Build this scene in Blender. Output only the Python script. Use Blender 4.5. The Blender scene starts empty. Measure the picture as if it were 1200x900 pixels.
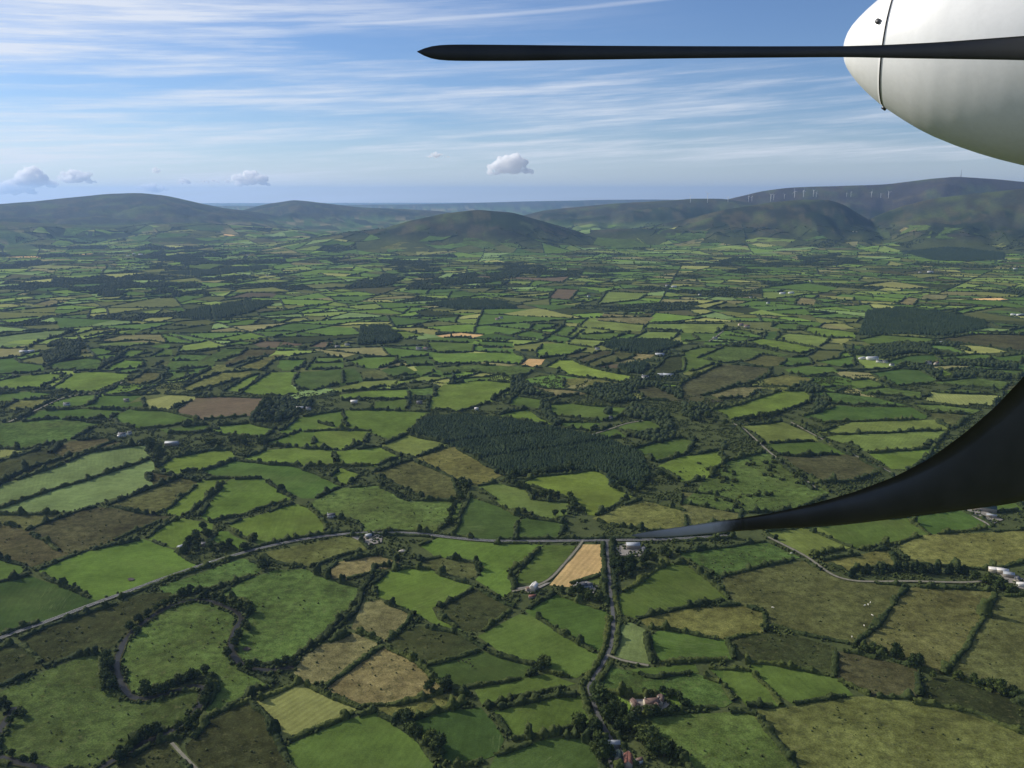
import bpy, bmesh, math, random
import numpy as np
from mathutils import Vector, Matrix
from mathutils.geometry import tessellate_polygon

random.seed(11)
RNG = np.random.default_rng(7)
PI = math.pi
scene = bpy.context.scene
COL = scene.collection

# ------------------------------------------------------------------ camera
CAM_H = 500.0
HORIZON_V = 229.0
PITCH = math.atan((450 - HORIZON_V) / 1000.0)
cp, sp = math.cos(PITCH), math.sin(PITCH)
cam_d = bpy.data.cameras.new('camera')
cam = bpy.data.objects.new('camera', cam_d)
COL.objects.link(cam)
cam.location = (0, 0, CAM_H)
cam.rotation_euler = (PI / 2 - PITCH, 0, 0)
cam_d.sensor_width = 36.0
cam_d.lens = 36.0 * 1000.0 / 1200.0
cam_d.clip_start = 0.1
cam_d.clip_end = 250000.0
scene.camera = cam


def ray(u, v):
    x = (u - 600) / 1000.0
    y = (450 - v) / 1000.0
    return np.array([x, cp + y * sp, -sp + y * cp])


def g(u, v, z=0.0):
    """ground point seen at a place of the 1200x900 photograph"""
    r = ray(u, v)
    t = (z - CAM_H) / r[2]
    return (r[0] * t, r[1] * t)


def pix(x, y, z=0.0):
    x = np.asarray(x, float); y = np.asarray(y, float)
    dz = z - CAM_H
    depth = y * cp - dz * sp
    up = y * sp + dz * cp
    return 600 + 1000 * x / depth, 450 - 1000 * up / depth


# ------------------------------------------------------------------ noise
def _hash(ix, iy, seed):
    n = (ix.astype(np.int64) * 374761393 + iy.astype(np.int64) * 668265263 + seed * 974634533) & 0xFFFFFFFF
    n = ((n ^ (n >> 13)) * 1274126177) & 0xFFFFFFFF
    n = n ^ (n >> 16)
    return (n & 0xFFFFFF) / float(0xFFFFFF)


def vnoise(x, y, seed=0):
    x = np.asarray(x, float); y = np.asarray(y, float)
    ix = np.floor(x); iy = np.floor(y)
    fx = x - ix; fy = y - iy
    fx = fx * fx * (3 - 2 * fx); fy = fy * fy * (3 - 2 * fy)
    a = _hash(ix, iy, seed); b = _hash(ix + 1, iy, seed)
    c = _hash(ix, iy + 1, seed); d = _hash(ix + 1, iy + 1, seed)
    return (a * (1 - fx) + b * fx) * (1 - fy) + (c * (1 - fx) + d * fx) * fy


def fbm(x, y, seed=0, o=4):
    s = 0; a = 0.5; t = 0
    for k in range(o):
        s = s + a * vnoise(x * 2 ** k, y * 2 ** k, seed + k * 17); t += a; a *= 0.5
    return s / t


def sstep(a, b, x):
    t = np.clip((x - a) / (b - a), 0, 1)
    return t * t * (3 - 2 * t)


# ------------------------------------------------------------------ helpers
def link(o, parent=None):
    COL.objects.link(o)
    if parent is not None:
        o.parent = parent
    return o


def mesh_np(name, verts, faces, mat, smooth=False):
    """verts (N,3); faces: list of int arrays (M,k)"""
    me = bpy.data.meshes.new(name)
    verts = np.asarray(verts, np.float32)
    me.vertices.add(len(verts))
    me.vertices.foreach_set('co', verts.ravel())
    faces = [np.asarray(f, np.int32) for f in faces if len(f)]
    nl = sum(f.size for f in faces); npoly = sum(len(f) for f in faces)
    me.loops.add(nl); me.polygons.add(npoly)
    me.loops.foreach_set('vertex_index', np.concatenate([f.ravel() for f in faces]))
    tot = np.concatenate([np.full(len(f), f.shape[1], np.int32) for f in faces])
    st = np.concatenate([[0], np.cumsum(tot)[:-1]]).astype(np.int32)
    me.polygons.foreach_set('loop_start', st)
    try:
        me.polygons.foreach_set('loop_total', tot)
    except Exception:
        pass
    if smooth:
        me.polygons.foreach_set('use_smooth', np.ones(npoly, bool))
    me.update(calc_edges=True)
    if mat:
        me.materials.append(mat)
    return me


def obj(name, me, parent=None, **props):
    o = bpy.data.objects.new(name, me)
    link(o, parent)
    for k, v in props.items():
        if v is not None:
            o[k] = v
    return o


def empty(name, loc, rz=0, **props):
    o = bpy.data.objects.new(name, None)
    o.location = loc; o.rotation_euler = (0, 0, rz)
    o.empty_display_size = 0.5
    link(o)
    for k, v in props.items():
        if v is not None:
            o[k] = v
    return o


class MB:
    """collects boxes, prisms and tubes into one mesh"""
    def __init__(s):
        s.v = []; s.f = {}

    def add(s, vs, fs):
        b = len(s.v)
        s.v.extend([tuple(map(float, p)) for p in vs])
        for f in fs:
            s.f.setdefault(len(f), []).append([b + i for i in f])

    def box(s, x0, x1, y0, y1, z0, z1):
        s.add([(x0, y0, z0), (x1, y0, z0), (x1, y1, z0), (x0, y1, z0), (x0, y0, z1), (x1, y0, z1), (x1, y1, z1), (x0, y1, z1)],
              [(0, 3, 2, 1), (4, 5, 6, 7), (0, 1, 5, 4), (1, 2, 6, 5), (2, 3, 7, 6), (3, 0, 4, 7)])

    def tube(s, pts, rads, n=8, caps=True):
        pts = [Vector(p) for p in pts]
        rings = []
        for i, p in enumerate(pts):
            t = (pts[min(i + 1, len(pts) - 1)] - pts[max(i - 1, 0)]).normalized()
            a = t.orthogonal().normalized(); b = t.cross(a)
            if i and rings:
                ref = Vector(rings[-1][0]) - pts[i - 1]
                a = (ref - t * ref.dot(t)).normalized(); b = t.cross(a)
            rings.append([p + (a * math.cos(2 * PI * k / n) + b * math.sin(2 * PI * k / n)) * rads[i] for k in range(n)])
        vs = [q for r in rings for q in r]
        fs = []
        for i in range(len(pts) - 1):
            for k in range(n):
                fs.append((i * n + k, i * n + (k + 1) % n, (i + 1) * n + (k + 1) % n, (i + 1) * n + k))
        if caps:
            fs.append(tuple(reversed(range(n))))
            fs.append(tuple((len(pts) - 1) * n + k for k in range(n)))
        s.add(vs, fs)

    def mesh(s, name, mat, smooth=False):
        return mesh_np(name, s.v, [np.array(a) for a in s.f.values()], mat, smooth)


# ------------------------------------------------------------------ materials
def new_mat(name):
    m = bpy.data.materials.new(name); m.use_nodes = True
    nt = m.node_tree
    b = nt.nodes['Principled BSDF']
    return m, nt, b


def N(nt, t, **kw):
    n = nt.nodes.new(t)
    for k, v in kw.items():
        setattr(n, k, v)
    return n


def math_n(nt, op, a, b=None, c=None, clamp=False):
    n = N(nt, 'ShaderNodeMath', operation=op); n.use_clamp = clamp
    for i, x in enumerate((a, b, c)):
        if x is None:
            continue
        if isinstance(x, (int, float)):
            n.inputs[i].default_value = x
        else:
            nt.links.new(x, n.inputs[i])
    return n.outputs[0]


def noise_n(nt, vec, scale, detail=3, rough=0.55):
    n = N(nt, 'ShaderNodeTexNoise')
    n.inputs['Scale'].default_value = scale
    n.inputs['Detail'].default_value = detail
    n.inputs['Roughness'].default_value = rough
    nt.links.new(vec, n.inputs['Vector'])
    return n.outputs['Fac']


def ramp_n(nt, fac, stops):
    r = N(nt, 'ShaderNodeValToRGB')
    el = r.color_ramp.elements
    el[0].position = stops[0][0]; el[0].color = (*stops[0][1], 1)
    el[1].position = stops[-1][0]; el[1].color = (*stops[-1][1], 1)
    for p, c in stops[1:-1]:
        e = el.new(p); e.color = (*c, 1)
    nt.links.new(fac, r.inputs['Fac'])
    return r.outputs['Color']


def g3(x):
    return (x, x, x)


def mix_n(nt, mode, fac, a, b):
    m = N(nt, 'ShaderNodeMix', data_type='RGBA', blend_type=mode)
    if isinstance(fac, (int, float)):
        m.inputs[0].default_value = fac
    else:
        nt.links.new(fac, m.inputs[0])
    for idx, x in ((6, a), (7, b)):
        if isinstance(x, tuple):
            m.inputs[idx].default_value = (*x, 1)
        else:
            nt.links.new(x, m.inputs[idx])
    return m.outputs[2]


def plain(name, col, rough=0.7, spec=0.3, metal=0.0, var=0.15, scale=3.0):
    m, nt, b = new_mat(name)
    tc = N(nt, 'ShaderNodeTexCoord')
    f = noise_n(nt, tc.outputs['Object'], scale, 4)
    c = mix_n(nt, 'MULTIPLY', 1.0, col, ramp_n(nt, f, [(0.25, g3(1 - var)), (0.75, g3(1 + var))]))
    nt.links.new(c, b.inputs['Base Color'])
    b.inputs['Roughness'].default_value = rough
    b.inputs['Specular IOR Level'].default_value = spec
    b.inputs['Metallic'].default_value = metal
    return m


def field_mat(name, big, mid, fine, stripe, blot=None):
    """grass sheet: object colour broken up by mottling at three sizes, mowing stripes and blots"""
    m, nt, b = new_mat(name)
    oi = N(nt, 'ShaderNodeObjectInfo')
    geo = N(nt, 'ShaderNodeNewGeometry')
    off = N(nt, 'ShaderNodeVectorMath', operation='ADD')
    nt.links.new(geo.outputs['Position'], off.inputs[0])
    cmb = N(nt, 'ShaderNodeCombineXYZ')
    nt.links.new(math_n(nt, 'MULTIPLY', oi.outputs['Random'], 900.0), cmb.inputs[0])
    nt.links.new(math_n(nt, 'MULTIPLY', oi.outputs['Random'], 370.0), cmb.inputs[1])
    nt.links.new(cmb.outputs[0], off.inputs[1])
    P = off.outputs[0]
    col = oi.outputs['Color']
    f1 = noise_n(nt, P, 0.014, 3)
    col = mix_n(nt, 'MULTIPLY', 1.0, col, ramp_n(nt, f1, [(0.3, (1 - big * .8, 1 - big, 1 - big)), (0.7, (1 + big * 1.15, 1 + big * .9, 1 + big * .8))]))
    f2 = noise_n(nt, P, 0.085, 4, 0.65)
    col = mix_n(nt, 'MULTIPLY', 1.0, col, ramp_n(nt, f2, [(0.32, g3(1 - mid)), (0.68, g3(1 + mid))]))
    f3 = noise_n(nt, P, 0.6, 3, 0.7)
    col = mix_n(nt, 'MULTIPLY', 1.0, col, ramp_n(nt, f3, [(0.3, g3(1 - fine)), (0.7, g3(1 + fine))]))
    if stripe:
        mp = N(nt, 'ShaderNodeMapping')
        rz = N(nt, 'ShaderNodeCombineXYZ')
        nt.links.new(math_n(nt, 'MULTIPLY', oi.outputs['Random'], 31.4), rz.inputs[2])
        nt.links.new(P, mp.inputs['Vector']); nt.links.new(rz.outputs[0], mp.inputs['Rotation'])
        w = N(nt, 'ShaderNodeTexWave'); w.inputs['Scale'].default_value = 0.045
        w.inputs['Distortion'].default_value = 4.0; w.inputs['Detail'].default_value = 2
        w.inputs['Detail Scale'].default_value = 0.5
        nt.links.new(mp.outputs[0], w.inputs['Vector'])
        st = N(nt, 'ShaderNodeMapping'); st.inputs['Scale'].default_value = (0.25, 0.012, 1)
        nt.links.new(mp.outputs[0], st.inputs['Vector'])
        f5 = noise_n(nt, st.outputs[0], 1.0, 3)
        col = mix_n(nt, 'MULTIPLY', 1.0, col, ramp_n(nt, w.outputs['Fac'], [(0.2, g3(1 - stripe)), (0.8, g3(1 + stripe))]))
        col = mix_n(nt, 'MULTIPLY', 1.0, col, ramp_n(nt, f5, [(0.3, g3(1 - stripe * 1.5)), (0.7, g3(1 + stripe * 1.5))]))
        # pale cut-grass smears in parts of the sward
        sm = N(nt, 'ShaderNodeMapping'); sm.inputs['Scale'].default_value = (0.5, 0.05, 1)
        nt.links.new(mp.outputs[0], sm.inputs['Vector'])
        f6 = noise_n(nt, sm.outputs[0], 1.0, 4, 0.7)
        f7 = noise_n(nt, P, 0.011, 2)
        k = math_n(nt, 'MULTIPLY', math_n(nt, 'GREATER_THAN', f7, 0.57), math_n(nt, 'MULTIPLY', math_n(nt, 'SUBTRACT', f6, 0.52), 4.0, clamp=True), clamp=True)
        col = mix_n(nt, 'MIX', math_n(nt, 'MULTIPLY', k, 0.35), col, (0.24, 0.27, 0.12))
    fy = noise_n(nt, P, 0.0075, 3, 0.6)
    ky = math_n(nt, 'MULTIPLY', math_n(nt, 'SUBTRACT', fy, 0.5), 4.0, clamp=True)
    col = mix_n(nt, 'MIX', math_n(nt, 'MULTIPLY', ky, 0.26), col, (0.13, 0.135, 0.045))
    if blot:
        f4 = noise_n(nt, P, 0.045, 5, 0.7)
        f8 = noise_n(nt, P, 0.22, 4, 0.7)
        k = math_n(nt, 'MULTIPLY', math_n(nt, 'MULTIPLY', math_n(nt, 'SUBTRACT', f4, 0.5), 6.0, clamp=True), math_n(nt, 'MULTIPLY', math_n(nt, 'SUBTRACT', f8, 0.42), 5.0, clamp=True))
        col = mix_n(nt, 'MIX', math_n(nt, 'MULTIPLY', k, blot[0]), col, blot[1])
        k2 = math_n(nt, 'MULTIPLY', math_n(nt, 'SUBTRACT', noise_n(nt, P, 0.12, 5, 0.75), 0.56), 5.0, clamp=True)
        col = mix_n(nt, 'MIX', math_n(nt, 'MULTIPLY', k2, 0.65), col, blot[2])
    nt.links.new(col, b.inputs['Base Color'])
    b.inputs['Roughness'].default_value = 0.95
    b.inputs['Specular IOR Level'].default_value = 0.0
    bump = N(nt, 'ShaderNodeBump'); bump.inputs['Strength'].default_value = 0.5; bump.inputs['Distance'].default_value = 0.6
    nt.links.new(f3, bump.inputs['Height']); nt.links.new(bump.outputs[0], b.inputs['Normal'])
    return m


M_PASTURE = field_mat('pasture_grass', 0.26, 0.16, 0.2, 0.03)
M_ROUGH = field_mat('rough_grass', 0.34, 0.42, 0.42, 0, (0.85, (0.035, 0.042, 0.018), (0.17, 0.16, 0.07)))
M_CROP = field_mat('cut_crop', 0.14, 0.14, 0.16, 0.07)


def leaf_mat(name, a, b_, c, vary=True):
    m, nt, b = new_mat(name)
    geo = N(nt, 'ShaderNodeNewGeometry')
    f = noise_n(nt, geo.outputs['Position'], 0.35, 4, 0.65)
    f2 = noise_n(nt, geo.outputs['Position'], 0.02, 3)
    col = ramp_n(nt, f, [(0.28, a), (0.5, b_), (0.75, c)])
    col = mix_n(nt, 'MULTIPLY', 1.0, col, ramp_n(nt, f2, [(0.3, (0.75, 0.8, 0.8)), (0.7, (1.3, 1.2, 1.05))]))
    oi = N(nt, 'ShaderNodeObjectInfo')
    if vary:
        col = mix_n(nt, 'MULTIPLY', 1.0, col, ramp_n(nt, oi.outputs['Random'], [(0.0, (0.72, 0.74, 0.8)), (0.5, (1.0, 1.0, 1.0)), (1.0, (1.5, 1.38, 1.1))]))
    nt.links.new(col, b.inputs['Base Color'])
    b.inputs['Roughness'].default_value = 0.85
    b.inputs['Specular IOR Level'].default_value = 0.05
    return m


M_HEDGE = leaf_mat('hedge_leaves', (0.024, 0.036, 0.014), (0.04, 0.056, 0.02), (0.07, 0.09, 0.03))
M_LEAF = leaf_mat('tree_leaves', (0.024, 0.04, 0.016), (0.042, 0.062, 0.022), (0.075, 0.1, 0.035))
M_CONIFER = leaf_mat('conifer_needles', (0.016, 0.03, 0.017), (0.028, 0.046, 0.023), (0.052, 0.078, 0.036), False)
M_FAR = leaf_mat('far_foliage', (0.026, 0.038, 0.018), (0.036, 0.052, 0.022), (0.055, 0.075, 0.03), False)
M_SCRUB = leaf_mat('scrub_leaves', (0.03, 0.045, 0.018), (0.05, 0.065, 0.025), (0.09, 0.1, 0.04))
M_BARK = plain('bark', (0.09, 0.07, 0.05), 0.9)
M_ROAD = plain('asphalt', (0.088, 0.088, 0.085), 0.85, 0.3, 0, 0.2, 0.15)
M_LINE = plain('road_paint', (0.7, 0.7, 0.66), 0.7)
M_TRACK = plain('gravel_track', (0.2, 0.185, 0.14), 0.95, 0.1, 0, 0.3, 0.3)
M_YARD = plain('yard_concrete', (0.24, 0.22, 0.19), 0.95, 0.1, 0, 0.3, 0.2)
M_WATER = plain('river_water', (0.022, 0.022, 0.02), 0.4, 0.12, 0, 0.2, 0.05)
M_WHITE = plain('white_render', (0.78, 0.77, 0.73), 0.8)
M_CREAM = plain('cream_render', (0.62, 0.55, 0.43), 0.8)
M_STONE = plain('stone_wall', (0.33, 0.3, 0.26), 0.9, 0.2, 0, 0.3, 1.0)
M_SLATE = plain('slate_roof', (0.075, 0.078, 0.09), 0.6, 0.4, 0, 0.3, 0.8)
M_TILE = plain('brown_tile_roof', (0.15, 0.1, 0.08), 0.8, 0.2, 0, 0.3, 0.8)
M_REDTIN = plain('rusty_red_tin', (0.2, 0.085, 0.06), 0.7, 0.3, 0.2, 0.4, 0.6)
M_TIN = plain('grey_tin_roof', (0.33, 0.35, 0.37), 0.6, 0.4, 0.1, 0.2, 0.6)
M_WTIN = plain('pale_tin_roof', (0.6, 0.58, 0.54), 0.5, 0.5, 0.1, 0.15, 0.6)
M_GTIN = plain('dark_green_tin', (0.05, 0.075, 0.06), 0.5, 0.5, 0.2, 0.2, 0.6)
M_DOOR = plain('door_paint', (0.12, 0.05, 0.04), 0.5)
M_GLASS = plain('window_glass', (0.03, 0.035, 0.04), 0.08, 0.6)
M_TURB = plain('turbine_white', (0.8, 0.8, 0.8), 0.4)
M_STEEL = plain('galvanised_steel', (0.35, 0.36, 0.38), 0.5, 0.5, 0.5)
M_CARP = plain('white_car_paint', (0.8, 0.8, 0.8), 0.25, 0.5)
M_TYRE = plain('tyre_rubber', (0.02, 0.02, 0.02), 0.9)
M_COW = plain('cattle_cream', (0.75, 0.7, 0.6), 0.9, 0.1, 0, 0.2, 1.0)
M_COWB = plain('cattle_black', (0.03, 0.025, 0.02), 0.9, 0.1, 0, 0.2, 1.0)
M_SOIL = plain('dark_wet_soil', (0.05, 0.04, 0.03), 0.8, 0.2, 0, 0.4, 0.3)
M_RUBBLE = plain('rubble', (0.38, 0.34, 0.29), 0.95, 0.1, 0, 0.5, 0.6)

# ------------------------------------------------------------------ hills
HILLS = [  # silhouette in the photo, distance of the ridge, front and back width, roughness
    ([(-400, 252), (-200, 247), (-60, 243), (0, 239.5), (40, 236.5), (80, 231.5), (120, 227), (165, 225.3), (195, 228.5), (225, 235.5), (260, 243), (300, 248), (340, 256), (380, 263)], 15000, 5200, 4000, 40, 'moor'),
    ([(230, 264), (280, 248), (310, 240), (345, 234.3), (380, 238), (420, 243), (470, 245), (520, 248), (570, 256), (620, 262)], 17000, 4500, 4000, 40, 'moor'),
    ([(300, 294), (330, 288), (365, 280.5), (400, 274), (447, 269), (480, 259.5), (520, 250.5), (560, 246.3), (600, 250), (640, 261), (680, 274), (710, 285), (740, 292)], 8700, 1500, 2200, 26, 'dark'),
    ([(560, 268), (600, 256), (640, 246.5), (700, 241), (760, 236.5), (810, 232.5), (850, 233), (900, 240), (960, 250), (1020, 264)], 13000, 3200, 3000, 40, 'moor'),
    ([(680, 282), (720, 276), (760, 266), (810, 256), (850, 246), (900, 238), (940, 234), (970, 234), (990, 240), (1005, 250), (1030, 264), (1060, 280)], 10300, 2300, 2500, 45, 'dark'),
    ([(950, 280), (980, 270), (1010, 261), (1030, 251), (1060, 240), (1100, 231), (1140, 226), (1200, 221), (1300, 216), (1450, 225), (1700, 260)], 10700, 2500, 2500, 55, 'moor'),
    ([(780, 256), (820, 242), (850, 233.5), (890, 224), (930, 219.3), (990, 217.4), (1040, 216), (1090, 209), (1125, 206.4), (1160, 209), (1200, 213), (1300, 220), (1400, 240), (1500, 260)], 15000, 2600, 3000, 30, 'heather'),
    ([(-1500, 242), (300, 241.5), (400, 240.5), (500, 239.5), (600, 236.5), (700, 234), (780, 233.5), (860, 236), (1200, 240), (2400, 242)], 30000, 7000, 8000, 25, 'moor'),
    ([(600, 287), (640, 283), (680, 270.5), (730, 268), (790, 268), (840, 272), (880, 284)], 9500, 800, 1500, 30, 'moor'),
    ([(-300, 272), (-100, 263), (0, 259), (60, 262), (120, 266), (180, 263), (240, 262), (330, 268), (420, 274), (480, 280)], 11300, 2200, 2000, 35, 'green'),
]
for i, hl in enumerate(HILLS):
    az, hh = [], []
    for (u, v) in hl[0]:
        r = ray(u, v); hd = math.hypot(r[0], r[1])
        az.append(math.atan2(r[0], r[1])); hh.append(CAM_H + hl[1] * r[2] / hd)
    fine = np.linspace(az[0], az[-1], 400)
    hv = np.interp(fine, az, hh)
    k = np.hanning(21); k /= k.sum()
    hv = np.convolve(np.pad(hv, 10, mode='edge'), k, 'valid')
    e = np.minimum(np.linspace(0, 1, 400), np.linspace(1, 0, 400))
    hv = np.maximum(hv, 0) * sstep(0, 0.06, e) if hl[1] < 20000 else np.maximum(hv, 0)
    HILLS[i] = (fine, hv) + hl[1:]


def terrain(x, y, which=False):
    x = np.asarray(x, float); y = np.asarray(y, float)
    d = np.hypot(x, y); a = np.arctan2(x, y)
    h = np.zeros_like(d); kind = np.full(d.shape, -1)
    if d.size and d.max() < 4500:
        return (h, kind) if which else h
    n1 = fbm(x / 1500, y / 1500, 3); n2 = fbm(x / 420, y / 420, 31)
    for i, (az, hv, D, wf, wb, amp, kd) in enumerate(HILLS):
        H = np.interp(a, az, hv, 0, 0)
        dd = D * (1 + 0.05 * (vnoise(a * 9, a * 0 + i, 5) - 0.5))
        Hs = H * 1.0
        tf = np.clip((dd - d) / wf, 0, 1); tb = np.clip((d - dd) / wb, 0, 1)
        wob = 0.35 * (fbm(x / 900, y / 900, 70 + i) - 0.5)
        tf2 = np.clip(tf + wob * tf * (1 - tf) * 4, 0, 1)
        p = np.where(d < dd, 1 - sstep(0, 1, tf2 ** 0.85), 1 - sstep(0, 1, tb))
        hh = Hs * p
        hh = hh + amp * (np.abs(fbm(x / 520 + 7, y / 800, 90 + i) - 0.5) * 3 - 0.7) * 8 * p * (1 - p) * sstep(0, 120, Hs)
        better = hh > h
        kind = np.where(better & (hh > 8), i, kind)
        h = np.maximum(h, hh)
    roll = sstep(4500, 9000, d) * 28 * (n1 - 0.5) + sstep(5000, 9000, d) * 12 * (n2 - 0.5)
    h = np.maximum(h + roll * sstep(0, 1, 1.0) * np.where(d < 28000, 1, 0.3), -10 * 0)
    if which:
        return h, kind
    return h


def hit_terrain(u, v):
    r = ray(u, v); hd = math.hypot(r[0], r[1])
    d = np.arange(1000, 40000, 40.0)
    x = r[0] / hd * d; y = r[1] / hd * d; z = CAM_H + r[2] / hd * d
    h = terrain(x, y)
    k = np.nonzero(z <= h)[0]
    if len(k):
        return x[k[0]], y[k[0]], h[k[0]]
    k = np.argmin((z - h) + (d < 7000) * 1e6 + (d > 17000) * 1e6)
    return x[k], y[k], h[k]


# ground sheet: rings round the point under the aircraft, finest in the direction of view
def build_ground():
    az = np.radians(np.concatenate([np.arange(-180, -60, 4.0), np.arange(-60, -38, 0.6), np.arange(-38, 38, 0.13), np.arange(38, 60, 0.6), np.arange(60, 180, 4.0)]))
    rr = [60.0]
    while rr[-1] < 60000:
        d = rr[-1]
        k = 1.12 if d < 5000 else (1.0125 if d < 19000 else 1.05)
        rr.append(d * k)
    rr = np.array(rr)
    A, R = np.meshgrid(az, rr)
    x = (R * np.sin(A)).ravel(); y = (R * np.cos(A)).ravel()
    h, kind = terrain(x, y, True)
    d = np.hypot(x, y)
    n = len(az); m = len(rr)
    i = np.arange(m - 1)[:, None] * n; j = np.arange(n)[None, :]; jn = (j + 1) % n
    q = np.stack([i + j, i + jn, i + n + jn, i + n + j], -1).reshape(-1, 4)[:, ::-1]
    verts = np.concatenate([np.stack([x, y, h], -1), [[0, 0, 0]]])
    c = len(verts) - 1
    tri = np.stack([np.full(n, c), (np.arange(n) + 1) % n, np.arange(n)], -1)
    me = mesh_np('ground', verts, [q, tri], None, True)
    # base colour of the land itself: rough grass between the fields, heather, bracken and forestry on the hills
    n1 = fbm(x / 300, y / 300, 5); n2 = fbm(x / 90, y / 130, 8); n3 = fbm(x / 700, y / 700, 12)
    base = np.zeros((len(x), 3))
    base[:] = (0.068, 0.085, 0.034)
    hill = sstep(60, 150, h) * (kind >= 0)
    pal = {'moor': (0.05, 0.058, 0.042), 'dark': (0.03, 0.037, 0.026), 'heather': (0.056, 0.052, 0.05), 'green': (0.075, 0.095, 0.04)}
    hc = np.zeros_like(base)
    for k, hl in enumerate(HILLS):
        hc[kind == k] = pal[hl[6]]
    hc[kind < 0] = (0.06, 0.08, 0.035)
    fern = np.array((0.085, 0.11, 0.04)); peat = np.array((0.05, 0.045, 0.03)); fir = np.array((0.026, 0.04, 0.022))
    def lerp(a, b, t):
        return a * (1 - t[:, None]) + b * t[:, None]
    hc = lerp(hc, fern, sstep(0.5, 0.72, n1) * 0.8)
    hc = lerp(hc, peat, sstep(0.52, 0.7, n2) * 0.6)
    hc = lerp(hc, fir, (sstep(0.56, 0.6, n3) * (h < 330)) * 0.9)
    hc = lerp(hc, np.array((0.095, 0.085, 0.05)), sstep(0.58, 0.66, fbm(x / 170, y / 240, 77)) * 0.6)
    base = lerp(base, hc, hill)
    # enclosed land too far for separate sheets: patches of grass, tillage and wood
    rot = 0.5 * vnoise(x / 2500, y / 2500, 44)
    px_ = (x * np.cos(rot) + y * np.sin(rot)) / 190; py_ = (-x * np.sin(rot) + y * np.cos(rot)) / 330
    px_ = px_ + 0.6 * vnoise(x / 400, y / 400, 9); py_ = py_ + 0.6 * vnoise(x / 400, y / 400, 10)
    hv = _hash(np.floor(px_), np.floor(py_), 21)
    pc = np.array([(0.05, 0.065, 0.03), (0.09, 0.15, 0.05), (0.04, 0.055, 0.028), (0.12, 0.17, 0.06), (0.1, 0.11, 0.05), (0.07, 0.12, 0.04), (0.22, 0.2, 0.1), (0.045, 0.06, 0.028)])[(hv * 7.99).astype(int)]
    far = sstep(10200, 11000, d) * (1 - hill)
    low = sstep(9000, 10500, d) * (1 - sstep(90, 190, h))
    base = lerp(base, pc, np.maximum(far, low * 0.9))
    colattr = me.color_attributes.new('Col', 'FLOAT_COLOR', 'POINT')
    rgba = np.ones((len(verts), 4), np.float32); rgba[:-1, :3] = base; rgba[-1, :3] = base[0]
    colattr.data.foreach_set('color', rgba.ravel())
    m, nt, b = new_mat('land')
    at = N(nt, 'ShaderNodeAttribute', attribute_name='Col')
    geo = N(nt, 'ShaderNodeNewGeometry')
    f = noise_n(nt, geo.outputs['Position'], 0.03, 5, 0.7)
    f2 = noise_n(nt, geo.outputs['Position'], 0.3, 4, 0.7)
    c_ = mix_n(nt, 'MULTIPLY', 1.0, at.outputs['Color'], ramp_n(nt, f, [(0.3, g3(0.72)), (0.7, (1.3, 1.25, 1.15))]))
    c_ = mix_n(nt, 'MULTIPLY', 1.0, c_, ramp_n(nt, f2, [(0.3, g3(0.75)), (0.7, g3(1.25))]))
    nt.links.new(c_, b.inputs['Base Color'])
    b.inputs['Roughness'].default_value = 0.95; b.inputs['Specular IOR Level'].default_value = 0.0
    me.materials.append(m)
    obj('ground', me, kind='structure')


build_ground()

# ------------------------------------------------------------------ fields (corners read off the photograph, set down on the land)
ORIG = {'P4': (0, 450, 3), 'P5': (400, 450, 3), 'P6': (800, 450, 3),
        'Q1': (0, 640, 3.4286), 'Q2': (300, 640, 3.4286), 'Q3': (600, 640, 3.46), 'Q4': (850, 640, 3.4286),
        'U1': (0, 180, 3), 'U2': (400, 180, 3), 'U3': (800, 180, 3),
        'V1': (0, 380, 6), 'V2': (200, 380, 6), 'V3': (400, 380, 6), 'V4': (600, 380, 6), 'V5': (800, 380, 6), 'V6': (1000, 380, 6), 'X': (0, 0, 1)}
TYPES = {  # colour, material, word
    'P': ((0.15, 0.215, 0.075), 'p', 'pale green'), 'B': ((0.115, 0.18, 0.034), 'p', 'bright green'), 'H': ((0.15, 0.225, 0.04), 'p', 'brightest green'),
    'G': ((0.082, 0.135, 0.03), 'p', 'green'), 'D': ((0.058, 0.098, 0.026), 'p', 'dark green'), 'L': ((0.15, 0.2, 0.05), 'p', 'lime green'),
    'Y': ((0.22, 0.235, 0.075), 'c', 'yellowish'), 'T': ((0.52, 0.345, 0.15), 'c', 'tan'), 'S': ((0.17, 0.165, 0.07), 'r', 'straw coloured'),
    'O': ((0.088, 0.1, 0.035), 'r', 'olive'), 'E': ((0.074, 0.122, 0.031), 'r', 'rough green'), 'R': ((0.07, 0.072, 0.032), 'r', 'brown'),
    'M': ((0.068, 0.1, 0.028), 'r', 'rough meadow'), 'K': ((0.038, 0.048, 0.018), 'r', 'dark boggy'), 'A': ((0.125, 0.14, 0.042), 'r', 'olive yellow'), 'N': ((0.12, 0.1, 0.06), 'c', 'reddish brown')}
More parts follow.
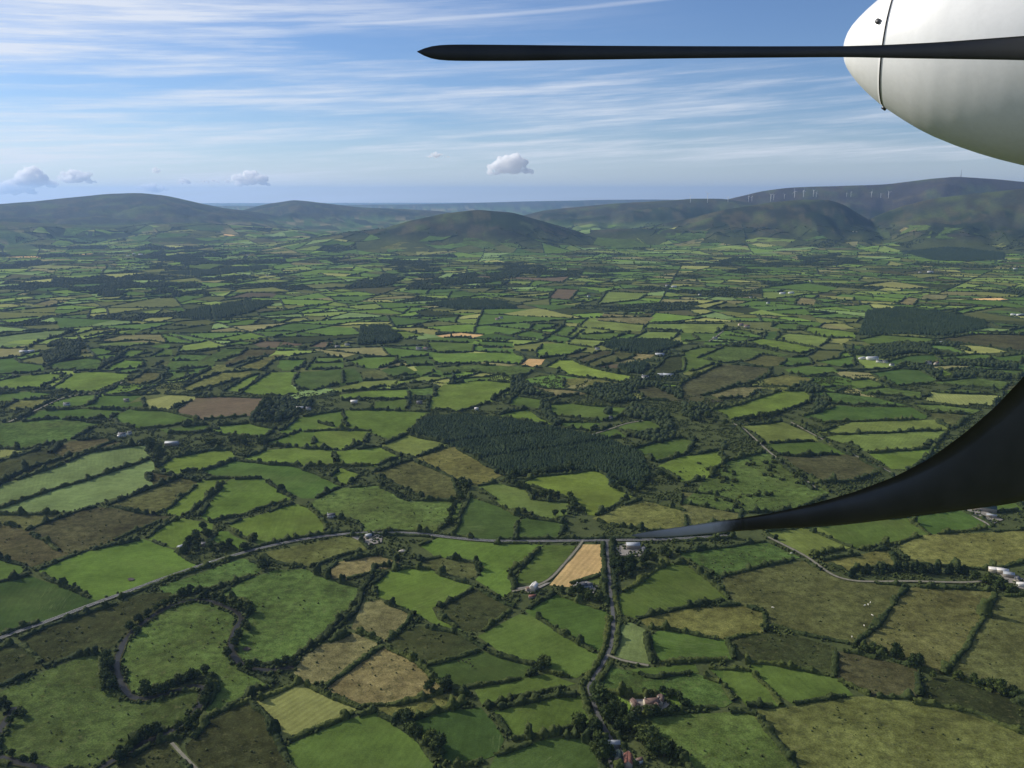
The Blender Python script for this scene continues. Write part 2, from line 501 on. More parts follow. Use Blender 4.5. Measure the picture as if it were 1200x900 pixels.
FIELDS = '''
P4 P -60,400 0,355 130,290 300,245 510,215 525,260 440,292 220,360 0,432 -60,450
P4 P -60,455 0,435 220,364 440,296 528,262 535,310 528,355 480,380 400,397 320,425 260,443 0,455 -60,460
P4 O 390,425 640,330 690,345 575,445 545,460 430,435
P4 R 530,330 540,310 610,325 540,355
P4 B 595,455 600,430 705,340 790,335 775,355 680,440 640,465
P4 B 715,465 810,345 815,337 915,337 1015,405 950,425 840,460 740,482
P4 B 816,495 870,475 1035,425 1080,440 1140,500 1130,515 1000,545 910,563 860,530
P4 G 720,305 830,272 890,280 1030,290 1110,320 1190,360 1100,400 1060,400 1010,370 930,330 840,320 770,325
P4 B 565,290 600,265 740,238 800,235 815,255 750,285 690,300 620,315 585,305
P4 B 530,540 600,490 640,478 745,495 740,510 690,520 650,570 610,572 560,555
P4 B 755,545 775,520 800,520 850,555 855,585 800,570 765,560
P4 B 145,655 310,590 500,548 540,560 660,625 690,640 560,690 340,755 245,715
P4 D -40,735 0,700 100,675 330,765 150,830 0,880 -60,900
P4 R 100,515 260,455 345,435 590,470 510,500 400,545 300,580 235,595
P4 R -40,500 0,495 85,515 235,600 110,640 60,630 0,600 -40,590
P4 O -40,462 250,457 90,510 0,490 -40,490
P4 G 0,610 60,640 70,660 0,695 -40,700 -40,605
P4 E -40,150 0,140 200,125 345,140 240,195 90,225 0,225 -40,225
P4 R 180,245 240,205 360,195 420,205 300,240 260,265 200,260
P4 K -40,285 150,230 230,265 240,275 60,335 0,350 -40,360
P4 Y 0,232 90,234 30,250 0,258
P4 G 85,125 150,95 300,88 420,95 380,118 250,125
P4 G 400,118 450,92 560,95 690,125 600,145 500,155 430,140
P4 Y 515,80 520,40 560,37 680,45 685,55 590,90 550,90
P4 N 630,95 700,50 760,47 920,50 910,85 880,110 720,125 640,110
P4 G 310,80 360,42 510,40 500,75 400,85
P4 G 160,75 270,45 345,40 300,70 240,80
P4 A 20,85 70,60 195,50 155,80 60,90
P4 G 570,160 720,145 760,160 690,170 600,172
P4 B 750,150 870,140 960,160 920,190 770,175
P4 B 955,205 1060,170 1200,165 1290,170 1280,205 1200,230 1080,225 960,215
P4 B 860,265 930,235 1060,225 1200,240 1330,225 1400,255 1320,285 1200,285 1080,285 960,275
P4 B 985,170 1060,120 1200,95 1210,155 1080,180
P4 A 915,595 1020,580 1200,540 1250,545 1285,580 1200,600 1090,635 1030,635 960,615
P4 E 575,715 700,670 860,615 920,640 900,665 740,720 690,725 600,750
X E 257,698 292,681 324,669 355,668 396,684 421,690 418,710 402,727 367,754 344,771 318,777 289,777 281,765 279,748 287,730 300,716 297,707 280,700
Q1 E 580,320 700,240 780,215 850,235 950,280 945,320 920,370 915,440 950,500 1010,530 1080,560 1000,590 930,635 850,680 840,660 890,560 870,520 790,510 700,550 600,565 545,605 515,570 495,500 500,430 525,370
Q1 K 100,375 200,325 400,260 560,200 680,190 690,220 560,300 490,360 420,420 280,440 180,480
Q1 K 0,420 60,395 100,400 160,480 60,540 0,560 -40,560
Q1 M 0,600 180,510 400,420 400,560 450,610 540,640 690,597 780,590 770,680 740,720 640,740 520,790 480,840 380,885 200,890 20,860 10,780 60,680 40,640
Q1 K 500,880 640,795 720,775 700,840 760,920 460,920
Q1 K 845,700 990,625 1060,690 1110,800 1180,930 820,930 760,800
Q2 Y 15,625 180,555 395,655 340,690 200,745 115,790 90,720
Q2 G 135,810 350,715 470,675 560,720 640,790 700,870 680,930 180,930
Q2 S 300,560 510,410 640,480 755,580 660,605 560,625 440,635 330,585
Q2 S 390,330 425,270 430,230 500,220 630,285 520,380 470,360
Q2 S 170,510 200,450 280,400 380,355 480,395 390,465 300,530 220,550
Q2 K 535,385 660,325 800,355 905,415 780,450 660,475
Q2 D 665,490 790,450 910,430 1120,485 1080,520 940,550 840,560 760,535
Q2 A 500,655 600,620 780,600 850,605 800,640 640,685 560,680
Q2 B 475,155 530,110 620,95 700,100 780,140 875,165 720,245 730,290 835,345 720,305 600,240 500,195
Q2 K 722,250 875,172 1030,250 900,340 840,335 740,290
Q2 S 270,110 330,70 480,40 560,65 560,80 440,105 330,135
Q2 O 660,65 740,50 885,70 880,120 830,130 760,100 700,85
X G 562,746 610,722 622,721 655,744 699,768 698,776 675,793 655,789 600,770
Q3 G 65,265 180,200 370,270 385,300 380,390 350,420 230,370
X G 558,810 600,800 643,792 672,802 640,808 600,817 570,828
X G 583,835 650,818 690,818 700,842 660,854 603,866
X D 585,887 643,868 678,865 695,880 706,905 575,905
Q2 D 640,710 780,670 900,655 985,780 960,830 860,870 800,870 740,830 690,780
Q3 G 430,215 640,75 700,75 870,215 700,245 500,285 440,270
Q3 A 530,300 700,265 930,245 1010,270 1015,345 860,375 700,345 560,325
Q3 P 430,450 440,330 480,315 530,340 555,470 500,475
Q3 G 575,370 600,350 860,385 890,455 610,470
Q3 G 480,500 740,487 750,510 570,525 540,520
Q3 E 355,570 400,495 560,530 750,525 830,560 885,630 860,645 690,650 660,610 480,600 400,585
Q3 E 505,705 680,690 950,680 985,690 1160,930 760,930 700,860 590,790
Q3 G 810,500 960,510 1038,590 1080,640 960,640 890,570
Q3 H 388,612 420,605 490,640 480,680 440,678
Q3 H 640,620 690,640 680,660 650,650
P5 T 745,705 840,567 925,567 925,662 880,662 840,675 805,712
P5 L 860,680 940,672 935,705 890,702
P5 B 285,570 340,545 580,565 700,570 590,680 600,715 570,745 480,690 515,640 470,620 330,605
P5 G 610,700 720,572 815,572 735,680 700,695
P5 D 400,535 450,400 540,430 620,470 595,540 470,545
P5 D 610,540 645,475 790,490 740,560
P5 L 490,360 550,350 640,370 660,410 790,420 795,455 740,470 580,435 530,395
P5 H 630,345 700,325 900,305 945,330 935,355 1025,395 900,465 870,460 840,430 780,395 680,365
P5 E -110,420 0,370 120,360 240,415 350,412 415,420 400,470 320,515 100,515 60,480 -70,455
P5 O 120,310 250,270 380,330 400,385 350,410 250,380
P5 L 145,220 230,180 370,215 270,253 210,238
P5 A 275,260 390,225 470,270 560,320 480,355 400,325
P5 B 10,155 20,95 120,95 310,100 230,165 160,190 80,160
P5 B -80,140 0,165 95,168 80,205 0,230 -100,225
P5 B -20,240 130,225 200,260 120,290 0,285
P5 B 0,298 60,320 20,350 -50,340
P5 B 555,110 650,90 740,145 690,140
P5 G 720,75 800,70 880,80 1000,85 990,110 920,130 750,110
P5 G 590,70 620,45 700,55 690,85
P5 G 770,135 910,140 880,165 800,155
P5 G 905,180 945,150 1005,185 950,190
P5 G 965,150 1080,130 1155,160 1060,180
P5 G 1005,240 1100,210 1200,190 1240,202 1200,250 1110,275 1060,255
P5 B 1120,290 1200,262 1320,235 1340,270 1290,330 1200,345
P5 A 895,475 1060,410 1200,450 1200,520 1080,510 960,495
P6 O 0,380 100,390 200,430 190,480 60,500 0,490
P6 E 0,420 60,370 150,280 290,240 430,330 510,380 400,440 200,450
P6 L 220,150 350,135 490,200 300,208
P6 G 300,212 490,207 590,245 410,252 350,250
P6 R 355,255 600,250 720,300 600,340 500,345 420,300
P6 B 660,245 840,235 900,225 790,300 740,300
P6 G 440,510 640,480 780,470 860,530 620,580 560,555
P6 G 800,475 970,440 1070,490 1080,500 870,530
P6 L 300,520 480,510 580,575 440,605 340,550
P6 E 0,600 290,560 400,610 120,680 40,620
P6 A 760,575 870,535 1220,515 1220,620 1080,650 800,630
P6 A 500,625 720,585 740,630 590,655
P6 G 1060,420 1150,400 1190,440 1110,450
Q4 O 0,130 310,65 430,130 500,150 720,160 620,290 510,390 300,345 180,310 160,250 70,240 0,180
Q4 O 530,390 680,240 760,170 1080,185 960,400 860,510 720,470
Q4 O 905,510 1100,210 1220,200 1220,590 1100,590
Q4 K 35,380 180,357 300,370 430,410 430,520 200,470 90,460
Q4 R 450,430 520,440 760,500 770,600 600,600 460,540
Q4 G 105,480 190,475 440,540 500,600 280,630 170,560
Q4 G 0,500 80,500 230,635 110,640 60,600 0,550
Q4 A 120,670 560,615 860,650 1030,690 1220,770 1220,930 310,930
Q4 K 780,590 860,530 1080,600 1220,650 1220,740 1000,680 860,640
V1 P 0,90 150,70 350,50 540,42 400,85 260,125 200,165 60,170 0,165 -60,160 -60,95
V1 L 530,80 640,45 750,40 690,70 600,90
V1 G 810,75 850,45 980,40 940,75
V1 E 1050,75 1080,40 1200,40 1200,70
V1 L 700,140 850,125 1000,115 1150,130 1000,145 780,165
V1 G 1040,160 1180,140 1190,165
V1 G 880,225 900,185 1020,185 950,225
V1 G 1070,230 1150,180 1200,180 1200,220
V1 E 330,300 480,240 600,240 740,255 690,320 580,325 400,320
V1 B 770,315 870,255 1020,262 970,310 800,325
V1 O 1080,300 1150,265 1200,265 1200,315
V1 G 0,250 80,240 100,270 290,290 300,325 150,345 0,350 -60,340
V1 B -60,430 0,400 140,370 350,350 450,355 290,440 130,455 -40,450
V1 B 370,460 530,350 650,340 910,350 830,405 660,465 500,470
V1 O 900,410 1030,340 1150,350 1040,415
V1 G -60,500 180,480 350,490 220,520 50,540 -40,540
V2 O 160,205 340,175 270,215
V2 E 250,255 380,175 530,175 500,205 340,260
V2 E 0,255 60,220 260,220 200,255
V2 E -40,310 0,265 190,260 180,310
V2 E 200,300 210,265 310,265 280,295
V2 R 390,280 560,180 740,180 700,215 560,240 420,290
V2 A 470,310 560,280 740,215 800,215 680,275 640,325
V2 G 770,300 780,255 950,250 900,305 870,325 800,325
V2 G 1000,270 1030,240 1200,235 1200,265
V2 G 970,320 990,280 1200,275 1200,310
V2 D 870,415 930,335 1200,325 1200,415 1000,465 900,455
V2 B 510,475 700,345 880,340 830,430 890,480 800,500 600,490
V2 B 400,465 560,370 620,355 550,420 470,475
V2 A 90,450 350,345 540,335 540,355 420,400 280,435 170,465
V2 A 150,390 330,290 390,290 370,320 220,385
V2 E 0,390 60,340 150,335 80,385 0,400
V2 N 600,140 650,120 760,125 730,165 640,160
V2 N 770,150 800,125 910,140 880,155
V2 N 990,155 1060,130 1140,125 1080,165
V3 B 380,55 450,55 560,80 450,105 420,95
V3 Y 400,30 520,25 680,45 640,75 500,50
V3 T 660,80 830,60 1000,75 930,95 720,95
V3 G 610,100 700,95 940,110 920,130 650,120
V3 G 610,160 620,130 930,140 910,195 680,200
V3 G 955,150 980,125 1200,130 1200,165
V3 G 930,190 950,165 1200,175 1200,205
V3 B 640,215 900,205 1200,205 1270,230 1260,280 1000,265 860,280 680,275
V3 E 690,305 960,290 1200,300 1350,305 1300,350 1200,370 1010,340 880,335 730,355
V3 B 40,270 160,235 380,230 390,260 260,310 190,310 100,285
V3 D 420,240 600,225 650,285 480,290
V3 G 520,300 640,295 660,330 570,360
V3 D 280,325 430,290 540,350 370,365
V3 O 150,335 270,325 340,385 170,395
V3 D 0,320 80,315 150,400 0,435
V3 L -60,460 0,450 180,405 380,400 340,430 140,460 0,475
V3 L 430,400 560,375 740,370 620,400 480,410
V3 B 0,500 180,475 460,460 470,520 300,525 160,520 0,530
V3 E 470,465 640,445 660,470 630,510 480,515
V3 B 610,590 660,490 720,430 1000,400 1180,415 1170,460 1060,510 1060,540 900,590 820,610
V3 G 230,600 250,550 470,530 470,560 440,600
V3 G 700,420 880,385 1030,375 1040,400 880,405
V4 G 140,30 170,0 320,0 260,30 190,40
V4 G 280,75 370,15 510,30 420,95 340,85
V4 G 220,115 280,80 400,100 370,135
V4 L 390,140 450,105 650,120 570,165
V4 G 440,100 540,30 810,60 650,118
V4 B 170,215 230,140 370,135 520,165 440,205 300,225 200,240
V4 G 20,75 120,50 210,65 180,105 60,90
V4 T 70,285 110,245 230,250 210,285 140,300
V4 H 250,300 320,255 420,255 500,290 650,330 870,370 780,410 560,375 400,365 330,310
V4 R 440,260 640,190 730,195 500,280
V4 O 510,285 740,200 860,205 830,235 600,300
V4 S 830,240 880,210 990,215 940,255
V4 S 740,270 800,245 970,275 860,280
V4 N 620,300 770,275 740,310
V4 L 850,105 950,55 1190,60 1110,110
V4 L 930,30 960,0 1200,0 1200,45
V4 Y 1120,115 1200,75 1260,70 1300,110 1200,120
V4 K 970,355 1090,240 1200,220 1200,330 1080,355
V4 A 370,440 380,385 520,380 480,420
V4 A 520,420 580,390 760,420 640,440
V4 S 140,430 250,460 430,470 520,490 320,510 220,480
V4 R 850,460 980,440 1140,490 1130,540 960,530
V5 L 0,60 0,0 290,0 290,30 220,65
V5 G 0,115 0,65 220,70 250,75 180,120
V5 G 250,110 290,80 450,95 440,120
V5 G 320,50 380,40 490,60 450,75
V5 G 630,20 680,0 800,0 780,40 700,35
V5 B 860,50 880,20 1200,60 1200,100 1000,90
V5 D 580,105 600,60 660,50 680,80 640,105
V5 B 450,130 560,105 700,125 870,160 930,170 830,205 720,190 600,155
V5 L 640,105 750,70 900,80 1040,100 960,155 830,140
V5 E 120,240 300,160 500,165 740,215 680,230 560,210 440,260 290,270
V5 G 0,340 0,210 120,165 230,170 120,240 240,265 120,315
V5 R 0,500 0,420 150,350 300,285 480,300 600,310 590,360 480,410 300,450 120,500
V5 O 380,270 560,220 740,240 670,290 600,295
V5 G 680,295 750,240 870,230 900,280 760,295
V5 G 720,320 860,300 1050,305 1090,340 890,360 760,345
V5 G 960,265 1200,230 1200,290 1120,300
V5 A 580,400 700,355 900,385 880,415 760,440 620,430
V5 S 210,500 400,450 560,445 450,510 250,520
V5 B 230,610 420,570 700,475 850,475 900,525 800,580 620,630 360,670
V6 D 140,350 320,320 450,325 580,390 520,415 330,430 180,380
V6 G 0,430 0,400 100,390 250,440 60,455
V6 E 60,480 250,450 450,480 470,530 300,500 70,490
V6 E -200,480 0,505 150,520 380,575 200,570 -150,560
V6 G -350,650 -100,580 0,590 400,590 500,640 480,665 200,675 -200,690
V6 L -250,760 0,700 300,680 560,675 660,740 300,760 -100,775
V6 L -180,800 0,775 300,765 680,750 560,830 400,870 80,890
V6 O 540,630 640,625 830,645 690,735 600,690
V6 E 430,570 600,570 890,605 830,630 640,610 520,600
V6 Y 520,535 540,480 1030,505 960,570 740,565
V6 E 560,475 740,460 1020,490 1000,500 600,490
V6 E 570,415 860,380 1090,410 1050,460 850,440 700,430
V6 E 860,320 1180,330 1150,385 1080,360 930,330
V6 B 600,310 690,350 640,365
V6 D 230,270 400,225 560,220 620,260 500,280 300,285
V6 G 60,110 200,80 560,105 600,125 400,140 120,145
V6 R 600,110 860,75 1220,80 1220,200 950,160 720,130
V6 G 620,235 900,215 1000,230 900,265 680,250
V6 G 1000,240 1220,210 1220,270 1080,265
V6 G 0,190 0,150 100,165 60,200
X N 530,323 640,326 668,324 660,331 640,330
X N 643,350 652,339 678,340 668,352
U2 A 140,335 205,312 250,320 310,340 285,358 240,362
U2 E 405,345 430,300 480,302 520,312 560,342 480,350
U2 G 545,312 620,297 690,305 740,322 640,336 590,334
U2 G 885,322 900,295 1060,302 1090,330 1000,335
U2 L 960,322 1040,300 1085,328
U2 E 1110,280 1180,265 1290,275 1280,300 1160,310
U3 E 740,300 790,255 880,262 870,305
U3 S 760,275 780,260 830,262 820,276
U3 E 885,300 920,262 1010,265 1050,290 960,305
U1 E 220,290 235,262 320,262 310,295
U1 G 325,295 335,265 400,265 390,292
U1 E 0,345 30,320 140,335 130,365 40,360
U1 G 530,325 560,310 650,312 610,328
U1 G 640,400 690,385 790,390 730,412
X L 700,357 712,342 760,344 748,352
X L 668,393 690,373 760,372 748,388
X S 700,376 708,368 765,372 755,381
X S 931,358 936,349 956,351 954,358
X S 1052,356 1062,349 1078,350 1070,358
X S 1076,352 1084,345 1112,346 1104,352
X Y 1008,335 1045,330 1090,337 1060,339
X S 40,357 58,352 80,353 60,359
X N 265,350 290,343 325,344 320,349
X Y 20,314 60,310 110,313 70,316
'''
FORESTS = '''
P5 6 240,165 300,120 420,110 600,130 740,155 930,190 1000,225 1060,250 1070,280 1000,310 930,312 830,305 720,315 600,325 480,255 370,210
P5 6.5 930,312 1000,310 1075,285 1085,330 1040,372 950,362
V3 9 110,150 140,20 330,25 420,100 380,130 250,140
V4 9 630,160 720,115 1020,120 1200,140 1090,185 980,210 750,190
V4 9 730,310 860,275 970,290 920,350 830,345
U3 11 620,640 650,555 750,545 900,560 1060,590 1070,615 920,640 780,635
U1 12 620,580 700,545 860,520 970,525 880,560 760,585
U2 12 290,530 430,515 560,520 620,545 430,550
U3 16 760,345 900,335 1130,350 1130,372 980,380 880,375
U1 16 560,420 760,410 940,395 940,408 700,432
'''


def conv(tag, s):
    ox, oy, sc = ORIG[tag]
    return [(ox + float(a.split(',')[0]) / sc, oy + float(a.split(',')[1]) / sc) for a in s.split()]


def disp(x, y):
    d = np.hypot(x, y)
    a = np.clip(d / 1000, 0.8, 2.0) * 2.6
    return x + a * (vnoise(x / 38, y / 38, 201) - 0.5) * 2, y + a * (vnoise(x / 38, y / 38, 202) - 0.5) * 2


def densify(pts, step):
    """closed or open world polyline resampled at about step"""
    out = []
    for (x0, y0), (x1, y1) in zip(pts[:-1], pts[1:]):
        n = max(1, int(math.hypot(x1 - x0, y1 - y0) / step))
        for k in range(n):
            out.append((x0 + (x1 - x0) * k / n, y0 + (y1 - y0) * k / n))
    out.append(pts[-1])
    a = np.array(out)
    return a


def inside(poly, x, y):
    x = np.asarray(x, float); y = np.asarray(y, float)
    r = np.zeros(x.shape, bool)
    n = len(poly)
    for i in range(n):
        x0, y0 = poly[i]; x1, y1 = poly[(i + 1) % n]
        if y0 == y1:
            continue
        c = ((y0 > y) != (y1 > y)) & (x < (x1 - x0) * (y - y0) / (y1 - y0) + x0)
        r ^= c
    return r


def widen(pp):
    wa = np.array([g(u, v) for u, v in pp]); dist = np.hypot(*wa.mean(0))
    ar_ = 0.5 * np.sum(wa[:, 0] * np.roll(wa[:, 1], -1) - np.roll(wa[:, 0], -1) * wa[:, 1])
    ex = float(np.interp(dist, [700, 1600, 3500], [3.6, 5.0, 7.0])) * (1 if ar_ > 0 else -1)
    out = []
    for k in range(len(wa)):
        a = wa[k] - wa[k - 1]; b_ = wa[(k + 1) % len(wa)] - wa[k]
        a = a / (np.linalg.norm(a) + 1e-9); b_ = b_ / (np.linalg.norm(b_) + 1e-9)
        n_ = np.array([a[1] + b_[1], -a[0] - b_[0]]); ln = np.linalg.norm(n_)
        q = wa[k] + n_ / max(ln, 0.6) * ex
        u, v = pix(q[0], q[1]); out.append((float(u), float(v)))
    return out


fields = []
for line in FIELDS.strip().splitlines():
    tag, typ, rest = line.split(' ', 2)
    pp = conv(tag, rest)
    if np.mean([p[1] for p in pp]) > 372 and (typ not in 'TH' or (typ == 'T' and pp[0][1] > 550)):
        pp = widen(pp)
    fields.append((typ, pp))
forests = []
for line in FORESTS.strip().splitlines():
    tag, spc, rest = line.split(' ', 2)
    forests.append((float(spc), conv(tag, rest)))


def poly_mesh(name, pts, z, mat):
    vs = [Vector((p[0], p[1], 0)) for p in pts]
    tris = tessellate_polygon([vs])
    v = np.array([(p[0], p[1], (z + terrain(p[0], p[1])) if callable(terrain) and z > 50 else z) for p in pts])
    f = np.array(tris)
    a, b, c = v[f[:, 0]], v[f[:, 1]], v[f[:, 2]]
    up = np.cross(b - a, c - a)[:, 2] < 0
    f[up] = f[up][:, ::-1]
    return mesh_np(name, v, [f], mat)


MATK = {'p': M_PASTURE, 'r': M_ROUGH, 'c': M_CROP}
for i, (typ, pp) in enumerate(fields):
    far_ = np.mean([p[1] for p in pp]) < 330
    w = [hit_terrain(u, v)[:2] for (u, v) in pp] if far_ else [g(u, v) for (u, v) in pp]
    dist = math.hypot(*w[0])
    d = densify(w + [w[0]], max(8, dist / 120))[:-1]
    x, y = disp(d[:, 0], d[:, 1])
    col, mk, _ = TYPES[typ]
    lift = float(terrain(*np.mean(w, axis=0))) if dist > 4200 else 0
    me = poly_mesh('field', list(zip(x, y)), 0.1 + 0.004 * i + lift, MATK[mk])
    if dist > 4200:
        co = np.array([(vx, vy, terrain(vx, vy) + 1.2) for vx, vy in zip(x, y)], np.float32)
        me.vertices.foreach_set('co', co.ravel())
    o = obj('field', me, kind='structure')
    k = 1 + 0.24 * (random.random() - 0.5); h = 1 + 0.16 * (random.random() - 0.5)
    k *= 0.88 if mk == 'p' and dist < 2200 else 1.0
    o.color = (col[0] * k * h, col[1] * k, col[2] * k, 1)

# ------------------------------------------------------------------ roads, lanes and the river
ROADS = [
    ('main_road', 7.0, M_ROAD, 'X', '-60,772 0,748 45,733 100,712 150,694 190,679 245,660 300,644 350,633 400,626.5 440,624.5 490,625.5 530,631 570,634.5 620,635 700,634 780,633 860,628', True),
    ('lane', 4.4, M_ROAD, 'X', '690,806 697,793 705,780 713,768 718,752 719,735 718,716 716,700 714,680 712.5,660 711,640 711,634', False),
    ('lane', 3.6, M_TRACK, 'X', '600,694 612,692 624,689 643,682 652,672 665,657 678,642 683,634', False),
    ('lane', 4.4, M_ROAD, 'X', '690,806 694,822 700,836 704,850 712,862 722,876 735,905', False),
    ('lane', 4.2, M_TRACK, 'X', '860,497 872,503 886,516 900,529 920,545 940,560 958,574', False),
    ('track', 4.0, M_TRACK, 'P6', '380,135 480,190 560,230 640,270 700,295 760,330', False),
    ('lane', 4.2, M_TRACK, 'P6', '300,540 360,570 440,610 490,650 540,685 600,697 700,697 800,695 950,700 1040,700 1080,690', False),
    ('track', 3.0, M_TRACK, 'Q1', '690,795 720,830 760,870 800,910', False),
    ('lane', 3.4, M_TRACK, 'X', '711,768 725,776 745,777 760,781', False),
    ('lane', 4.0, M_TRACK, 'P5', '870,182 930,165 1000,140 1060,130', False),
    ('lane', 5.0, M_TRACK, 'V1', '60,690 180,640 290,590 420,525 560,495 720,485 860,410', False),
    ('lane', 5.0, M_TRACK, 'V5', '180,125 240,85 290,45', False),
]
RIVERS = [
    ('Q1', '-40,800 10,730 40,680 60,650'), ('Q1', '0,850 60,872 130,885 200,905 260,925'),
    ('Q1', '1180,490 1100,500 1040,512 975,490 938,455 924,410 930,370 945,335 970,305 985,285 950,262 900,245 850,222 800,208 740,220 690,238 640,262 590,300 545,330 508,370 488,405 472,450 465,490 480,540 503,590 530,632 590,624 650,606 700,585 760,562 815,548 838,560 825,600 800,650 770,705 700,745 620,775 540,815 460,860 400,900'),
]
road_pts = []


def ribbon(name, pts, width, z, mat, wob=0.0):
    a = densify(pts, 6.0)
    # smooth the corners
    for _ in range(10):
        b = a.copy(); b[1:-1] = (a[:-2] + a[1:-1] * 2 + a[2:]) / 4; a = b
    t = np.gradient(a, axis=0); t /= np.linalg.norm(t, axis=1)[:, None] + 1e-9
    n = np.stack([-t[:, 1], t[:, 0]], -1)
    w = np.full(len(a), width / 2)
    wl = w * (1 + wob * (vnoise(a[:, 0] / 9, a[:, 1] / 9, 51) - 0.5)); wr = w * (1 + wob * (vnoise(a[:, 0] / 9, a[:, 1] / 9, 52) - 0.5))
    L = a + n * wl[:, None]; R = a - n * wr[:, None]
    v = np.concatenate([np.c_[L, np.full(len(a), z)], np.c_[R, np.full(len(a), z)]])
    k = np.arange(len(a) - 1); m = len(a)
    f = np.stack([k + m, k + m + 1, k + 1, k], -1)
    return mesh_np(name, v, [f], mat), a, n


for i, (nm, w, mat, tag, s, paint) in enumerate(ROADS):
    pp = [g(u, v) for (u, v) in conv(tag, s)]
    me, a, n = ribbon(nm, pp, w, 1.30 + 0.006 * i, mat, 0.12)
    obj(nm, me, kind='structure')
    # soft verge of trodden grass under the road
    mv, _, _ = ribbon('grass_verge', pp, w + 2.4, 1.10 + 0.006 * i, M_ROUGH, 0.5)
    vo = obj('grass_verge', mv, kind='structure'); vo.color = (0.065, 0.08, 0.032, 1)
    road_pts.append((a, w))
    if paint:
        for off in (-w / 2 + 0.35, w / 2 - 0.35):
            me2, _, _ = ribbon('edge_line', [tuple(p) for p in (a + n * off)[::2]], 0.2, 1.39, M_LINE)
            obj('edge_line', me2, kind='structure')
        mb = MB()
        for k in range(0, len(a) - 1, 2):
            p, q = a[k], a[k] + (a[k + 1] - a[k]) * 0.7
            nn = n[k] * 0.09
            mb.add([(*(p - nn), 1.39), (*(q - nn), 1.39), (*(q + nn), 1.39), (*(p + nn), 1.39)], [(0, 1, 2, 3)])
        obj('road_marking', mb.mesh('road_marking', M_LINE), kind='structure')
river_pts = []
for i, (tag, s) in enumerate(RIVERS):
    me, a, n = ribbon('river', [g(u, v) for (u, v) in conv(tag, s)], 5.6, 1.2 + 0.006 * i, M_WATER, 0.7)
    obj('river', me, kind='structure')
    river_pts.append(a)
    mv, _, _ = ribbon('river_bank', [g(u, v) for (u, v) in conv(tag, s)], 8.5, 1.15 + 0.006 * i, M_ROUGH, 0.6)
    vo = obj('river_bank', mv, kind='structure'); vo.color = (0.055, 0.06, 0.028, 1)
ROAD_ALL = np.concatenate([a for a, w in road_pts] + river_pts); ROAD_W = np.concatenate([np.full(len(a), w / 2) for a, w in road_pts] + [np.full(len(a), 1.6) for a in river_pts])

YARDS = [('Q3', '5,175 50,180 75,195 110,175 160,150 130,150 60,165'), ('P5', '960,580 985,565 1070,575 1075,610 960,605'), ('P5', '20,530 150,525 145,560 90,570'),
         ('Q3', '480,625 540,625 620,615 640,650 610,680 500,675'), ('Q3', '360,780 470,830 500,900 410,930'), ('Q4', '1080,85 1200,130 1220,180 1150,160'),
         ('P6', '960,430 1010,420 1130,480 1080,500'), ('P5', '815,715 860,690 905,715 890,740 830,735')]
for i, (tag, s) in enumerate(YARDS):
    w = [g(u, v) for (u, v) in conv(tag, s)]
    d = densify(w + [w[0]], 4)[:-1]
    x, y = disp(d[:, 0], d[:, 1])
    obj('yard', poly_mesh('yard', list(zip(x, y)), 1.06 + 0.004 * i, M_YARD), kind='structure')

# ------------------------------------------------------------------ foliage builders
ICO_V, ICO_F = None, None


def ico(sub):
    bm = bmesh.new(); bmesh.ops.create_icosphere(bm, subdivisions=sub, radius=1.0)
    v = np.array([p.co[:] for p in bm.verts]); f = np.array([[q.index for q in p.verts] for p in bm.faces])
    bm.free(); return v, f


ICO1 = ico(1); ICO2 = ico(2); ICO3 = ico(3)


def tufts(centres, normals, size, rng):
    """ragged leaf-sprig triangles standing on a surface"""
    n = len(centres)
    a = rng.normal(size=(n, 3)); a /= np.linalg.norm(a, axis=1)[:, None]
    t1 = np.cross(normals, a); t1 /= np.linalg.norm(t1, axis=1)[:, None] + 1e-9
    out = normals * 0.6 + rng.normal(size=(n, 3)) * 0.5
    s = size * (0.5 + rng.random(n))[:, None]
    v = np.stack([centres - t1 * s * 0.5, centres + t1 * s * 0.5, centres + out * s], 1).reshape(-1, 3)
    f = np.arange(n * 3).reshape(-1, 3)
    return v, f


